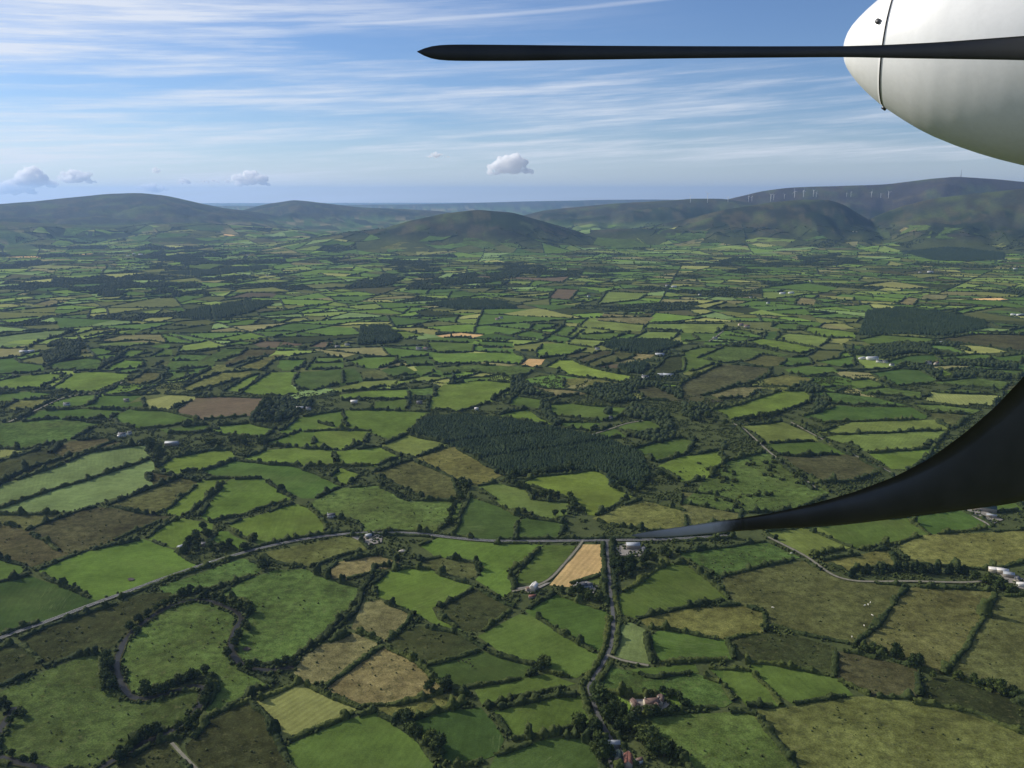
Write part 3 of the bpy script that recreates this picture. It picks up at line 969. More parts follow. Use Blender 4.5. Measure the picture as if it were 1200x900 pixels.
def hedge_geo(a, w0, h0, step, rng, seed, z0=0.5, tuft=True, treed=0.25):
    """bumpy hedge bank along a world polyline: (verts, quads, tris)"""
    a = densify(a, step)
    x, y = disp(a[:, 0], a[:, 1]); a = np.stack([x, y], -1)
    # keep off the carriageways
    keep = np.ones(len(a), bool)
    lo = a.min(0) - 10; hi = a.max(0) + 10
    near = ((ROAD_ALL > lo) & (ROAD_ALL < hi)).all(1)
    if near.any():
        R = ROAD_ALL[near]; W = ROAD_W[near]
        dd = np.hypot(a[:, None, 0] - R[None, :, 0], a[:, None, 1] - R[None, :, 1]) - W[None]
        keep = dd.min(1) > w0 * 0.42 + 0.3
    s = np.arange(len(a)) * step
    h = h0 * (0.55 + 0.9 * vnoise(s / 11, s * 0 + seed, 7)) * (0.8 + 0.4 * vnoise(s / 4, s * 0 + seed, 8))
    w = w0 * (0.6 + 0.8 * vnoise(s / 13, s * 0 + seed, 9))
    # standing bushes and small trees in the hedge
    nt_ = rng.poisson(len(a) * step / 22.0 * treed * 2)
    for _ in range(nt_):
        c = rng.random() * s[-1] if len(s) > 1 else 0; r = 1.6 + 2.2 * rng.random(); hh = 1.5 + 4.5 * rng.random()
        e = np.exp(-((s - c) / r) ** 2); h = h + hh * e; w = w + hh * 0.6 * e
    gap = vnoise(s / 19, s * 0 + seed, 77) < 0.10
    h = np.where(gap, h * 0.35, h); w = np.where(gap, w * 0.5, w)
    t = np.gradient(a, axis=0) if len(a) > 1 else np.array([[1, 0]])
    t /= np.linalg.norm(t, axis=1)[:, None] + 1e-9
    n = np.stack([-t[:, 1], t[:, 0]], -1)
    ang = np.array([0, 0.28, 0.58, 0.95, 1.35, 1.8, 2.2, 2.56, 2.86, PI]) if tuft else np.array([0, 0.7, 1.57, 2.44, PI])
    k = len(ang)
    ca = np.sign(np.cos(ang)) * np.abs(np.cos(ang)) ** 0.7; sa = np.sin(ang) ** 0.6
    jit = 1 + (rng.random((len(a), k)) - 0.5) * (0.5 if tuft else 0.6)
    off = ca[None] * w[:, None] * 0.5 * jit
    zz = z0 - 0.6 + sa[None] * h[:, None] * jit + 0.0
    V = np.zeros((len(a), k, 3))
    V[:, :, 0] = a[:, None, 0] + n[:, None, 0] * off; V[:, :, 1] = a[:, None, 1] + n[:, None, 1] * off; V[:, :, 2] = zz
    V[:, :, :2] += (rng.random((len(a), k, 2)) - 0.5) * step * 0.5
    ok = keep[:-1] & keep[1:]
    if tuft and ok.any():
        lab_ = np.cumsum(~ok); lab_[~ok] = -1
        ids, cn = np.unique(lab_[lab_ >= 0], return_counts=True)
        if len(ids) > 2 or cn.max() > 3 * np.sort(cn)[-2:][0]:
            ok = lab_ == ids[cn.argmax()]
        if ok.sum() < 4:
            ok[:] = False
    i = np.nonzero(ok)[0][:, None]; j = np.arange(k - 1)[None]
    q = np.stack([i * k + j, i * k + j + 1, (i + 1) * k + j + 1, (i + 1) * k + j], -1).reshape(-1, 4)
    verts = V.reshape(-1, 3)
    tri = np.zeros((0, 3), int)
    if len(q):
        # rounded bushes shouldering out of the bank
        seg = np.nonzero(ok)[0]; m = int(len(seg) * step / (2.6 if tuft else 5.0)) + 1
        ip = rng.choice(seg, m); sd = (rng.random(m) - 0.5)
        rad_ = np.clip((0.30 + 0.34 * rng.random(m) ** 2) * (h[ip] * 0.62 + 0.9), 0.7, 3.4)
        c = np.stack([a[ip, 0] + n[ip, 0] * sd * w[ip] * 0.75 + (rng.random(m) - .5) * step, a[ip, 1] + n[ip, 1] * sd * w[ip] * 0.75 + (rng.random(m) - .5) * step, z0 - 0.4 + h[ip] * (0.55 + 0.45 * rng.random(m)) * (1 - 0.8 * np.abs(sd))], -1)
        bv_, bf_ = blobs(c, rad_, rng, ICO2 if tuft else ICO1, 0.95, 0.17)
        tri = bf_ + len(verts); verts = np.concatenate([verts, bv_])
    if tuft and len(q):
        m = int(len(q) * 0.5)
        pick = rng.integers(0, len(q), m)
        c = verts[q[pick]].mean(1)
        nn = np.cross(verts[q[pick, 1]] - verts[q[pick, 0]], verts[q[pick, 3]] - verts[q[pick, 0]])
        nn = -nn / (np.linalg.norm(nn, axis=1)[:, None] + 1e-9)
        nn = np.where((nn[:, 2:3] < -0.2), -nn, nn)
        tv, tf = tufts(c, nn, 0.8, rng)
        tri = np.concatenate([tri, tf + len(verts)]); verts = np.concatenate([verts, tv])
    return verts, q, tri


def blobs(xyz, rad, rng, base=ICO1, flat=0.8, jit=0.35):
    bv, bf = base
    n = len(xyz)
    v = bv[None] * (1 + (rng.random((n, len(bv), 1)) - 0.5) * 2 * jit)
    v = v * rad[:, None, None]; v[:, :, 2] *= flat
    v = v + xyz[:, None, :]
    f = bf[None] + (np.arange(n) * len(bv))[:, None, None]
    return v.reshape(-1, 3), f.reshape(-1, 3)


# tree prototypes -------------------------------------------------------
def tree_proto(seed, height, spread, conic=False):
    rng = np.random.default_rng(seed)
    tm = MB()
    trunk_h = height * (0.35 if not conic else 0.2)
    lean = rng.normal(size=2) * 0.3
    tm.tube([(0, 0, -0.6), (lean[0] * .3, lean[1] * .3, trunk_h * 0.6), (lean[0], lean[1], trunk_h * 1.3), (lean[0], lean[1], height * 0.75)],
            [0.045 * height, 0.032 * height, 0.022 * height, 0.006 * height], 7)
    for k in range(4):
        a = k * 1.6 + rng.random()
        r = spread * 0.6
        tm.tube([(lean[0], lean[1], trunk_h * (0.9 + 0.15 * k)), (math.cos(a) * r * .5, math.sin(a) * r * .5, trunk_h * 1.2 + .3), (math.cos(a) * r, math.sin(a) * r, height * 0.6)],
                [0.018 * height, 0.012 * height, 0.004 * height], 5)
    trunk = tm.mesh('trunk', M_BARK)
    vs, fs, tris = [], [], []
    off = 0
    L = 9 if not conic else 7
    for k in range(L):
        if conic:
            zc = height * (0.2 + 0.75 * k / L); r = spread * (1.0 - k / L) * 0.85 + 0.5
            c = np.array([rng.normal() * .3, rng.normal() * .3, zc])
        else:
            a = k * 2.399 + rng.random() * .5; rr = spread * (0.15 + 0.62 * math.sqrt(k / L))
            zc = height * (0.82 - 0.42 * (k / L) + 0.1 * rng.normal())
            c = np.array([math.cos(a) * rr, math.sin(a) * rr, zc]); r = spread * (0.42 + 0.2 * rng.random())
        bv, bf = ICO2
        nrm = bv.copy()
        v = bv * (1 + 0.35 * (vnoise(bv[:, 0] * 2.2 + k * 5, bv[:, 1] * 2.2 + bv[:, 2] * 1.7, seed) - 0.5))[:, None] * (1 + 0.16 * rng.normal(size=(len(bv), 1)))
        v = v * r * 0.9; v[:, 2] *= 0.85; v += c
        vs.append(v); fs.append(bf + off); off += len(v)
        m = 130
        pick = rng.integers(0, len(bv), m)
        tv, tf = tufts(v[pick] + rng.normal(size=(m, 3)) * 0.15 * r, nrm[pick], 0.28 * r + 0.35, rng)
        vs.append(tv); fs.append(tf + off); off += len(tv)
    crown = mesh_np('crown', np.concatenate(vs), [np.concatenate(fs)], M_LEAF if not conic else M_CONIFER)
    return trunk, crown


PROTO = [tree_proto(1, 11, 4.6), tree_proto(2, 12.5, 4.4), tree_proto(3, 9.5, 4.8), tree_proto(4, 13.5, 5.2), tree_proto(5, 10.5, 3.8)]
PROTO_C = [tree_proto(21, 15, 3.4, True), tree_proto(22, 13, 3.0, True)]


def put_tree(x, y, scale, label, group, conic=False, rng=random):
    tr, cr = rng.choice(PROTO_C if conic else PROTO)
    t = empty('tree', (x, y, 0.5), rng.random() * 6.28, label=label, category='tree', group=group)
    s = scale * (0.85 + 0.3 * rng.random())
    t.scale = (s * (0.9 + 0.2 * rng.random()), s * (0.9 + 0.2 * rng.random()), s)
    a = bpy.data.objects.new('trunk', tr); link(a, t)
    b = bpy.data.objects.new('crown', cr); link(b, t)
    return t


TREES = [  # tag, polyline (photo), number, scatter in metres, scale, conic, label, group
    ('Q1', '560,310 640,250 700,225 760,200 830,205', 10, 3, 0.85, 0, 'round tree in the curved row on the top bank of the river loop', 'trees along the river loop'),
    ('Q1', '860,215 890,235 940,255 975,260 1010,280', 8, 2.5, 1.0, 0, 'large round tree where the river loop turns downhill', 'trees along the river loop'),
    ('Q1', '970,320 980,350 935,400 930,450', 9, 3, 0.75, 0, 'small tree on the right bank of the river loop', 'trees along the river loop'),
    ('Q1', '960,485 1010,500 1060,500 1120,490 1180,475', 11, 2.5, 0.75, 0, 'small bushy tree in the row closing the foot of the big rough field', 'trees along the river loop'),
    ('Q1', '530,345 555,340', 2, 2, 1.0, 0, 'lone pair tree at the top left of the river bend', 'trees along the river loop'),
    ('Q1', '420,450 440,490 430,540 450,590 420,560', 12, 4, 0.95, 0, 'dense tree on the outer left bank of the river bend', 'trees along the river loop'),
    ('Q1', '560,605 600,590 640,590 680,580 720,555 770,530 830,520', 15, 2.5, 0.8, 0, 'dark tree in the hooked row inside the lower river bend', 'trees along the river loop'),
    ('Q1', '850,540 850,580 825,620 800,660 780,700', 14, 2.5, 0.85, 0, 'tree in the short row running down from the river hook', 'trees along the river loop'),
    ('Q1', '740,730 680,750 620,770 560,800 510,830 440,880', 17, 3, 0.8, 0, 'tree in the dark belt along the near edge of the river meadow', 'trees along the river meadow'),
    ('Q1', '20,640 60,660 70,690 10,720', 6, 4, 0.8, 0, 'tree beside the stream at the left edge', 'trees along the left stream'),
    ('Q1', '10,850 60,865 130,880', 4, 3, 0.6, 0, 'low tree beside the stream in the bottom left corner', 'trees along the left stream'),
    ('P4', '530,215 545,240 560,270 550,300', 7, 5, 1.35, 0, 'tall dark tree at the end of the long pale green field', 'grove by the pale green field'),
    ('P4', '715,215 770,220 830,205 870,215 935,215 920,195', 14, 5, 1.15, 0, 'dark tree in the belt behind the grey farm sheds', 'belt behind the grey farm sheds'),
    ('P4', '925,70 950,65 940,95 900,120 950,130 1000,120 1050,110', 14, 8, 1.4, 0, 'tall tree in the grove beside the reddish brown field', 'grove beside the reddish brown field'),
    ('P4', '690,520 740,530 660,560 640,590 700,590 760,590 800,580 850,585', 18, 7, 0.95, 0, 'tree in the overgrown grove above the main road', 'grove above the main road'),
    ('P4', '920,640 945,650 900,655', 3, 2, 1.0, 0, 'tree at the end of the short dark hedge', 'trees near the main road'),
    ('P5', '400,395 425,375 440,350 420,400 390,470 370,500', 11, 5, 1.05, 0, 'tree on the wooded stream below the plantation', 'trees on the stream below the plantation'),
    ('P5', '570,345 600,345 660,385 690,395 730,400 770,405', 10, 3, 0.95, 0, 'tree in the hooked row inside the lime green field', 'trees round the lime green field'),
    ('P5', '800,400 820,430 810,455 740,470', 7, 4, 1.0, 0, 'tree between the lime green field and the brightest field', 'trees round the lime green field'),
    ('P5', '600,330 680,318 760,312 830,300 850,285', 12, 3, 1.0, 0, 'broad tree on the near edge of the conifer plantation', 'trees edging the plantation'),
    ('P5', '950,340 980,370 1030,375 1080,340 1110,320 1160,340', 16, 7, 1.1, 0, 'broad tree in the clump at the right end of the plantation', 'clump at the right end of the plantation'),
    ('P5', '950,620 990,640 960,670 1010,660 1050,640 1090,625 1130,610 1170,600', 26, 7, 1.05, 0, 'tree in the dense wood right of the straight lane', 'wood right of the straight lane'),
    ('P5', '780,735 830,745 880,760 930,765', 9, 3, 0.95, 0, 'tree in the shelter belt in front of the white house', 'belt in front of the white house'),
    ('Q3', '380,660 400,700 430,720 390,730', 12, 6, 1.25, 0, 'big dark tree left of the brown roofed farmhouse', 'grove left of the brown roofed farmhouse'),
    ('Q3', '460,720 500,760 540,800 590,840 640,870', 20, 6, 1.2, 0, 'tall tree in the belt below the brown roofed farmhouse', 'belt below the brown roofed farmhouse'),
    ('Q3', '270,730 310,760 340,800 380,860 390,890', 14, 4, 1.0, 0, 'tree in the belt left of the red roofed shed', 'belt left of the red roofed shed'),
    ('Q3', '480,690 550,690 640,690 700,665 660,610 600,600 520,610', 13, 2.5, 0.7, 0, 'garden tree around the brown roofed farmhouse', 'garden trees of the brown roofed farmhouse'),
    ('Q3', '105,500 130,475 140,500 60,525', 5, 3, 1.0, 0, 'tree in the dark knot where two field hedges meet', 'knot of trees on the field hedge'),
    ('Q4', '490,125 560,115 640,105 720,100 800,110 900,110 980,115', 26, 4, 1.05, 1, 'dark pointed tree in the long belt leading to the white sheds', 'belt leading to the white sheds'),
    ('Q4', '1010,140 1050,150 1100,170 1150,190', 8, 4, 1.05, 0, 'tree in front of the white roofed sheds', 'trees in front of the white sheds'),
    ('Q4', '510,410 580,430 640,435 700,455 750,480 790,500 830,520', 14, 4, 0.9, 0, 'tree in the ragged row below the rough olive field', 'row below the rough olive field'),
    ('Q4', '920,530 970,545 1050,570 1110,590 1170,620', 12, 4, 0.85, 0, 'tree in the ragged row at the lower right', 'row at the lower right'),
    ('Q2', '585,690 600,710 650,770 690,790 730,840', 8, 3, 1.1, 0, 'round tree standing out of the hedge between two dark green fields', 'hedge trees between dark green fields'),
    ('Q2', '760,545 775,580 690,590', 4, 2, 0.9, 0, 'tree at the crossing of hedges below the straw field', 'trees at the hedge crossing'),
    ('P6', '10,90 50,130 120,130 40,100 150,150', 12, 10, 1.1, 0, 'tree in the wooded corner left of the straight track', 'wooded corner left of the track'),
    ('V5', '430,690 500,660 580,665 650,640 720,640', 13, 5, 1.0, 0, 'tree in the dark row above the lime green field by the track', 'row above the lime green field by the track'),
]
PXBUSH = [('P6', '80,310 130,300 60,380 120,370 200,390 170,340 250,270 300,300 340,330 280,390 180,420 440,350 400,330', 60, 22)]
rt = random.Random(5)
spots = []
for tag, s, n, sc, scale, con, lab, grp in TREES:
    pts = np.array([g(u, v) for (u, v) in conv(tag, s)])
    seg = np.r_[0, np.cumsum(np.hypot(*np.diff(pts, axis=0).T))]
    for k in range(n):
        t = (k + 0.5 + 0.6 * (rt.random() - 0.5)) / n * seg[-1]
        x = np.interp(t, seg, pts[:, 0]) + rt.gauss(0, sc * .7); y = np.interp(t, seg, pts[:, 1]) + rt.gauss(0, sc * .9)
        RV = np.concatenate(river_pts); dr = np.hypot(RV[:, 0] - x, RV[:, 1] - y); kr = dr.argmin()
        if dr[kr] < 5.0:      # stand it on the bank rather than in the water
            e_ = np.array([x, y]) - RV[kr]; e_ = e_ / (np.linalg.norm(e_) + 1e-6); x, y = RV[kr] + e_ * (5.0 + 1.5 * rt.random())
        if (np.hypot(ROAD_ALL[:, 0] - x, ROAD_ALL[:, 1] - y) - ROAD_W).min() > 2.0:
            spots.append((math.hypot(x, y), x, y, scale * (0.75 + 0.5 * rt.random()), lab, grp, bool(con)))
spots.sort(key=lambda q: q[0])
mv, mf, mo = [], [], 0
for k, (d_, x, y, sc_, lab, grp, con) in enumerate(spots):
    if k < 298:
        put_tree(x, y, sc_, lab, grp, con, rt)
    else:
        cr = rt.choice(PROTO_C if con else PROTO)[1]
        co = np.empty(len(cr.vertices) * 3, np.float32); cr.vertices.foreach_get('co', co); co = co.reshape(-1, 3)
        fi_ = np.empty(len(cr.polygons) * 3, np.int32); cr.polygons.foreach_get('vertices', fi_)
        a = rt.random() * 6.28; c_, s_ = math.cos(a), math.sin(a)
        mv.append(np.stack([x + (co[:, 0] * c_ - co[:, 1] * s_) * sc_, y + (co[:, 0] * s_ + co[:, 1] * c_) * sc_, 0.5 + co[:, 2] * sc_], -1)); mf.append(fi_.reshape(-1, 3) + mo); mo += len(co)
if mv:
    obj('farther_grove_growth', mesh_np('grove_growth', np.concatenate(mv), [np.concatenate(mf)], M_LEAF), kind='stuff', label='dark belts of farther broadleaf trees around the farms', category='trees')

# ------------------------------------------------------------------ hedges from the field edges
LANDMARKS = [('tan stubble field', 680, 662), ('conifer plantation', 600, 515), ('river loop', 205, 760), ('white roofed sheds', 1172, 675),
             ('brown roofed farmhouse', 765, 826), ('grey shed yard', 745, 642), ('long pale green field', 90, 560), ('white house on the left', 147, 512),
             ('reddish brown field', 258, 478), ('rubble yard on the main road', 437, 630), ('straight lane', 716, 730), ('lime green field', 610, 583),
             ('brightest green field', 680, 573), ('farm under the propeller blade', 1150, 600), ('big olive yellow field', 1060, 855), ('scrubby slope', 880, 570),
             ('white farm cluster on the right', 1030, 423), ('brown bog on the right', 845, 445), ('bottom straw fields', 450, 790), ('dark boggy strip', 90, 745),
             ('red roofed shed', 735, 890), ('square dark wood', 440, 395), ('narrow lime strips', 450, 450), ('walled farmhouse', 890, 385)]
edges = []   # (p0,p1) in photo coordinates, with the type of the field
samples = np.zeros((0, 2))
rb0 = random.Random(8)
cand = []
for fi, (typ, pp) in enumerate(fields):
    run = []
    n = len(pp)
    e = [(pp[i], pp[(i + 1) % n]) for i in range(n)]
    # break the outline at its sharper corners
    start = 0
    def ang(i):
        a = np.array(g(*e[i - 1][1])) - np.array(g(*e[i - 1][0])); b = np.array(g(*e[i][1])) - np.array(g(*e[i][0]))
        return abs(math.atan2(a[0] * b[1] - a[1] * b[0], a @ b))
    corners = [i for i in range(n) if ang(i) > 0.62]
    if not corners:
        corners = [0]
    for ci, c in enumerate(corners):
        nx = corners[(ci + 1) % len(corners)]
        line = [pp[c]]; i = c
        while True:
            i = (i + 1) % n
            line.append(pp[i])
            if i == nx:
                break
        cand.append((typ, fi, line))
NOHEDGE = {1}
kept = []
ROADSIDE = []
for ri, (a_, w_) in enumerate(road_pts[:2] + road_pts[3:6] + road_pts[10:11]):
    t_ = np.gradient(a_, axis=0); t_ /= np.linalg.norm(t_, axis=1)[:, None] + 1e-9
    n_ = np.stack([-t_[:, 1], t_[:, 0]], -1)
    for sg in (1, -1):
        L_ = a_ + n_ * sg * (w_ / 2 + 4.2)
        U_, V_ = pix(L_[:, 0], L_[:, 1]); P_ = np.stack([U_, V_], -1)
        nseg = max(1, len(P_) // 28)
        for part in np.array_split(np.arange(len(P_)), nseg):
            if len(part) > 3 and rb0.random() < 0.85:
                kept.append(('E', -1, P_[part[0]:part[-1] + 2])); samples = np.concatenate([samples, P_[part]])
for typ, fi, line in cand:
    ln = [p for p in line]
    # sample in photo coordinates, drop stretches already hedged
    pts = []
    for (u0, v0), (u1, v1) in zip(ln[:-1], ln[1:]):
        m = max(1, int(math.hypot(u1 - u0, (v1 - v0) * 2) / 3))
        for k in range(m):
            pts.append((u0 + (u1 - u0) * k / m, v0 + (v1 - v0) * k / m))
    pts.append(ln[-1]); P = np.array(pts)
    if fi in NOHEDGE or (typ == 'T' and P[:, 1].mean() > 550):
        continue
    if len(samples):
        d = np.sqrt((P[:, None, 0] - samples[None, :, 0]) ** 2 + ((P[:, None, 1] - samples[None, :, 1]) * 1.7) ** 2).min(1)
        tol = np.interp(P[:, 1], [380, 450, 600, 900], [4, 6.5, 9, 12])
        free = d > tol
    else:
        free = np.ones(len(P), bool)
    # runs of free samples
    i = 0
    while i < len(P):
        if free[i]:
            j = i
            while j + 1 < len(P) and free[j + 1]:
                j += 1
            if j - i >= 3 and np.abs(P[j] - P[i]).sum() > 6:
                a, b = max(0, i - 1), min(len(P) - 1, j + 1)
                kept.append((typ, fi, P[a:b + 1]))
            i = j + 1
        else:
            i += 1
    samples = np.concatenate([samples, P]) if len(samples) else P

EXTRA_H = [('Q1', '745,735 760,720 830,690 870,670 900,655 960,640 1010,620'), ('P4', '740,730 800,705 900,675'), ('Q2', '150,460 240,360 330,310 380,260 410,200 420,150 480,80 560,75 660,85'),
           ('Q3', '-10,110 60,70 110,20'), ('P4', '240,275 420,225 400,200'), ('Q3', '370,110 380,170 385,250'), ('Q3', '240,155 300,115 390,108')]
for tag, s in EXTRA_H:
    kept.append(('E', -1, np.array(conv(tag, s))))


def px_len(P):
    return np.hypot(*np.diff(P, axis=0).T).sum()


def px_size(P):
    u, v = P.mean(0)
    return px_len(P) * (v - 215) if (-20 < u < 1220 and v < 905) else 0


kept.sort(key=lambda k: -px_size(k[2]))
NEAR_N = 290
rngh = np.random.default_rng(99)
stuff_v, stuff_q, stuff_t, so = [], [], [], 0
counts = {}
ORD = ['nearest', 'second', 'third', 'fourth', 'fifth', 'sixth', 'seventh', 'eighth', 'ninth', 'tenth', 'eleventh', 'twelfth', 'thirteenth', 'fourteenth', 'fifteenth', 'sixteenth', 'seventeenth', 'eighteenth', 'nineteenth', 'twentieth']
named = []
for hi_, (typ, fi, P) in enumerate(kept):
    w = np.array([g(u, v) for u, v in P])
    d = np.hypot(*w.mean(0))
    # thin the sampling
    idx = np.unique(np.r_[np.arange(0, len(w), 3), len(w) - 1]); w = w[idx]
    near = hi_ < NEAR_N and px_size(P) > 0
    step = 1.5 if d < 1600 else 2.6
    tall = 1.0 + (0.5 if d > 1500 else 0)
    V, q, t = hedge_geo([tuple(p) for p in w], 5.8 * tall ** .5, 3.3 * tall, step if near else 4.0, rngh, hi_ * 3.7, tuft=near or d < 2200, treed=0.3 + 0.5 * rngh.random())
    if not len(q):
        continue
    if near:
        me = mesh_np('hedge', V, [q, t], M_HEDGE)
        o = obj('hedge', me, category='hedge', group='hedgerows between the fields')
        named.append((o, typ, fi, P, V))
    else:
        stuff_v.append(V); stuff_q.append(q + so); stuff_t.append(t + so); so += len(V)
if stuff_v:
    o = obj('hedge_growth', mesh_np('hedge_growth', np.concatenate(stuff_v), [np.concatenate(stuff_q), np.concatenate(stuff_t)], M_HEDGE), kind='stuff',
            label='dark hedge growth dividing the middle distance fields', category='hedges')

# labels: what each hedge borders, how it runs and where it stands from a landmark
buckets = {}
for o, typ, fi, P, V in named:
    c = P.mean(0)
    lm = min(LANDMARKS, key=lambda L: math.hypot(L[1] - c[0], (L[2] - c[1]) * 1.5))
    dx, dy = c[0] - lm[1], (c[1] - lm[2]) * 1.5
    rel = ('right of' if dx > 0 else 'left of') if abs(dx) > abs(dy) else ('below' if dy > 0 else 'above')
    L = px_len(P)
    size = 'long' if L > 75 else ('short' if L < 32 else 'medium')
    ch = math.hypot(*(P[-1] - P[0])) / max(L, 1)
    shape = 'curving' if ch < 0.93 else 'straight'
    buckets.setdefault((lm[0], rel), []).append((math.hypot(dx, dy), o, TYPES[typ][2], size, shape))
for (lm, rel), L in buckets.items():
    L.sort(key=lambda r: r[0])
    for k, (dist, o, tw, size, shape) in enumerate(L):
        nth = ORD[k] if k < len(ORD) else 'farthest'
        kind = f'{size} {shape} hedge' if size != 'medium' else f'{shape} hedge'
        o['label'] = f'{kind} bordering a {tw} field, {nth} hedge {rel} the {lm}'
        words_ = o['label'].split()
        if len(words_) > 15:
            o['label'] = f'{shape} hedge by a {tw} field, {nth} {rel} the {lm}'
        if len(o['label'].split()) > 15:
            o['label'] = f'{shape} hedge, {nth} {rel} the {lm}'

# ------------------------------------------------------------------ scrub and rushes on the rough ground
rs = np.random.default_rng(3)
pts = []
for typ, pp in fields:
    if TYPES[typ][1] != 'r' or np.mean([p[1] for p in pp]) < 520:
        continue
    w = np.array([g(u, v) for u, v in pp])
    lo, hi = w.min(0), w.max(0)
    area = np.prod(hi - lo)
    n = int(min(1500, area / (45 if typ == 'K' else 110)))
    xy = lo + rs.random((n, 2)) * (hi - lo)
    k = inside(w, xy[:, 0], xy[:, 1]) & (vnoise(xy[:, 0] / 22, xy[:, 1] / 22, 61) > 0.52)
    pts.append(xy[k])
for tag, s, n, sc in PXBUSH:
    for (u, v) in conv(tag, s):
        c = np.array(g(u, v)); pts.append(c + rs.normal(size=(n // 2, 2)) * sc)
NM = np.zeros((901, 1301), bool)
for pp in [p for _, p in fields] + [p for _, p in forests]:
    pa = np.array(pp); u0, v0 = np.floor(pa.min(0)).astype(int); u1, v1 = np.ceil(pa.max(0)).astype(int)
    u0, v0, u1, v1 = max(u0, -50), max(v0, 0), min(u1, 1250), min(v1, 900)
    if u1 > u0 and v1 > v0:
        U_, V_ = np.meshgrid(np.arange(u0, u1 + 1), np.arange(v0, v1 + 1))
        NM[v0:v1 + 1, u0 + 50:u1 + 51] |= inside(pp, U_ + 0.01, V_ + 0.01)
RVx = np.concatenate(river_pts)
q_ = np.stack([rs.uniform(-1600, 1600, 330000), rs.uniform(640, 2400, 330000)], -1)
U_, V_ = pix(q_[:, 0], q_[:, 1]); k_ = (U_ > -45) & (U_ < 1245) & (V_ < 905) & (V_ > 440)
q_ = q_[k_]; U_, V_ = U_[k_], V_[k_]
k_ = ~NM[np.clip(np.rint(V_), 0, 900).astype(int), np.clip(np.rint(U_) + 50, 0, 1300).astype(int)]
q_ = q_[k_]; q_ = q_[vnoise(q_[:, 0] / 16, q_[:, 1] / 16, 88) + 0.4 * vnoise(q_[:, 0] / 60, q_[:, 1] / 60, 89) > 0.62]
dr_ = np.full(len(q_), 99.0)
for c0 in range(0, len(q_), 4000):
    c1 = q_[c0:c0 + 4000]
    dr_[c0:c0 + 4000] = (np.hypot(c1[:, None, 0] - ROAD_ALL[None, :, 0], c1[:, None, 1] - ROAD_ALL[None, :, 1]) - ROAD_W[None]).min(1)
q_ = q_[dr_ > 2.2]
bk_ = np.repeat(np.concatenate(river_pts), 5, 0); bt_ = np.repeat(np.concatenate([np.gradient(a, axis=0) for a in river_pts]), 5, 0); bt_ /= np.linalg.norm(bt_, axis=1)[:, None] + 1e-9
sd_ = np.where(rs.random(len(bk_)) < 0.5, 1, -1) * (4.2 + 3.2 * rs.random(len(bk_)))
bk_ = bk_ + np.stack([-bt_[:, 1], bt_[:, 0]], -1) * sd_[:, None] + rs.normal(size=bk_.shape) * 1.2
bk_ = bk_[(vnoise(bk_[:, 0] / 20, bk_[:, 1] / 20, 92) > 0.42) & (np.array([np.hypot(RVx[:, 0] - p[0], RVx[:, 1] - p[1]).min() for p in bk_]) > 3.6)]
q_ = np.concatenate([q_, bk_])
r_ = 0.7 + 1.7 * rs.random(len(q_)) ** 2
r_[-len(bk_):] = 0.9 + 1.5 * rs.random(len(bk_))
bv, bf = blobs(np.c_[q_, 0.6 + r_ * 0.5], r_, rs, ICO1, 0.9, 0.28)
obj('undergrowth', mesh_np('undergrowth', bv, [bf], M_HEDGE), kind='stuff', label='dark leafy undergrowth filling the margins between fields', category='undergrowth')
xy = np.concatenate(pts)
rad = 0.4 + 1.1 * rs.random(len(xy)) ** 3
v, f = blobs(np.c_[xy, 0.9 + rad * 0.2], rad, rs, ICO1, 0.7, 0.4)
obj('scrub', mesh_np('scrub', v, [f], M_SCRUB), kind='stuff', label='low scrub and rushes scattered over the rough fields', category='scrub')

# bushes on the scrubby slope, each a thing
def bush_mesh(seed):
    rng = np.random.default_rng(seed); vs, fs, off = [], [], 0
    for k in range(5):
        c = np.array([rng.normal() * 1.1, rng.normal() * 1.1, 1.0 + 0.5 * rng.random()]); r = 1.1 + 0.6 * rng.random()
        bv, bf = ICO2
        v = bv * (1 + 0.14 * rng.normal(size=(len(bv), 1))) * r + c
        vs.append(v); fs.append(bf + off); off += len(v)
        pick = rng.integers(0, len(bv), 60); tv, tf = tufts(v[pick], bv[pick], 0.6, rng)
        vs.append(tv); fs.append(tf + off); off += len(tv)
    return mesh_np('bush', np.concatenate(vs), [np.concatenate(fs)], M_HEDGE)


BUSH = [bush_mesh(k) for k in (1, 2, 3)]
for tag, s, n, sc in PXBUSH:
    P = conv(tag, s)
    for k in range(n):
        u, v = rt.choice(P); x, y = g(u, v)
        o = obj('bush', rt.choice(BUSH), label='dark round bush scattered over the scrubby slope beside the track', category='bush', group='bushes on the scrubby slope')
        o.location = (x + rt.gauss(0, sc * .8), y + rt.gauss(0, sc * 1.2), 0.4); s_ = 0.9 + 1.3 * rt.random()
        o.scale = (s_, s_, s_); o.rotation_euler = (0, 0, rt.random() * 6)

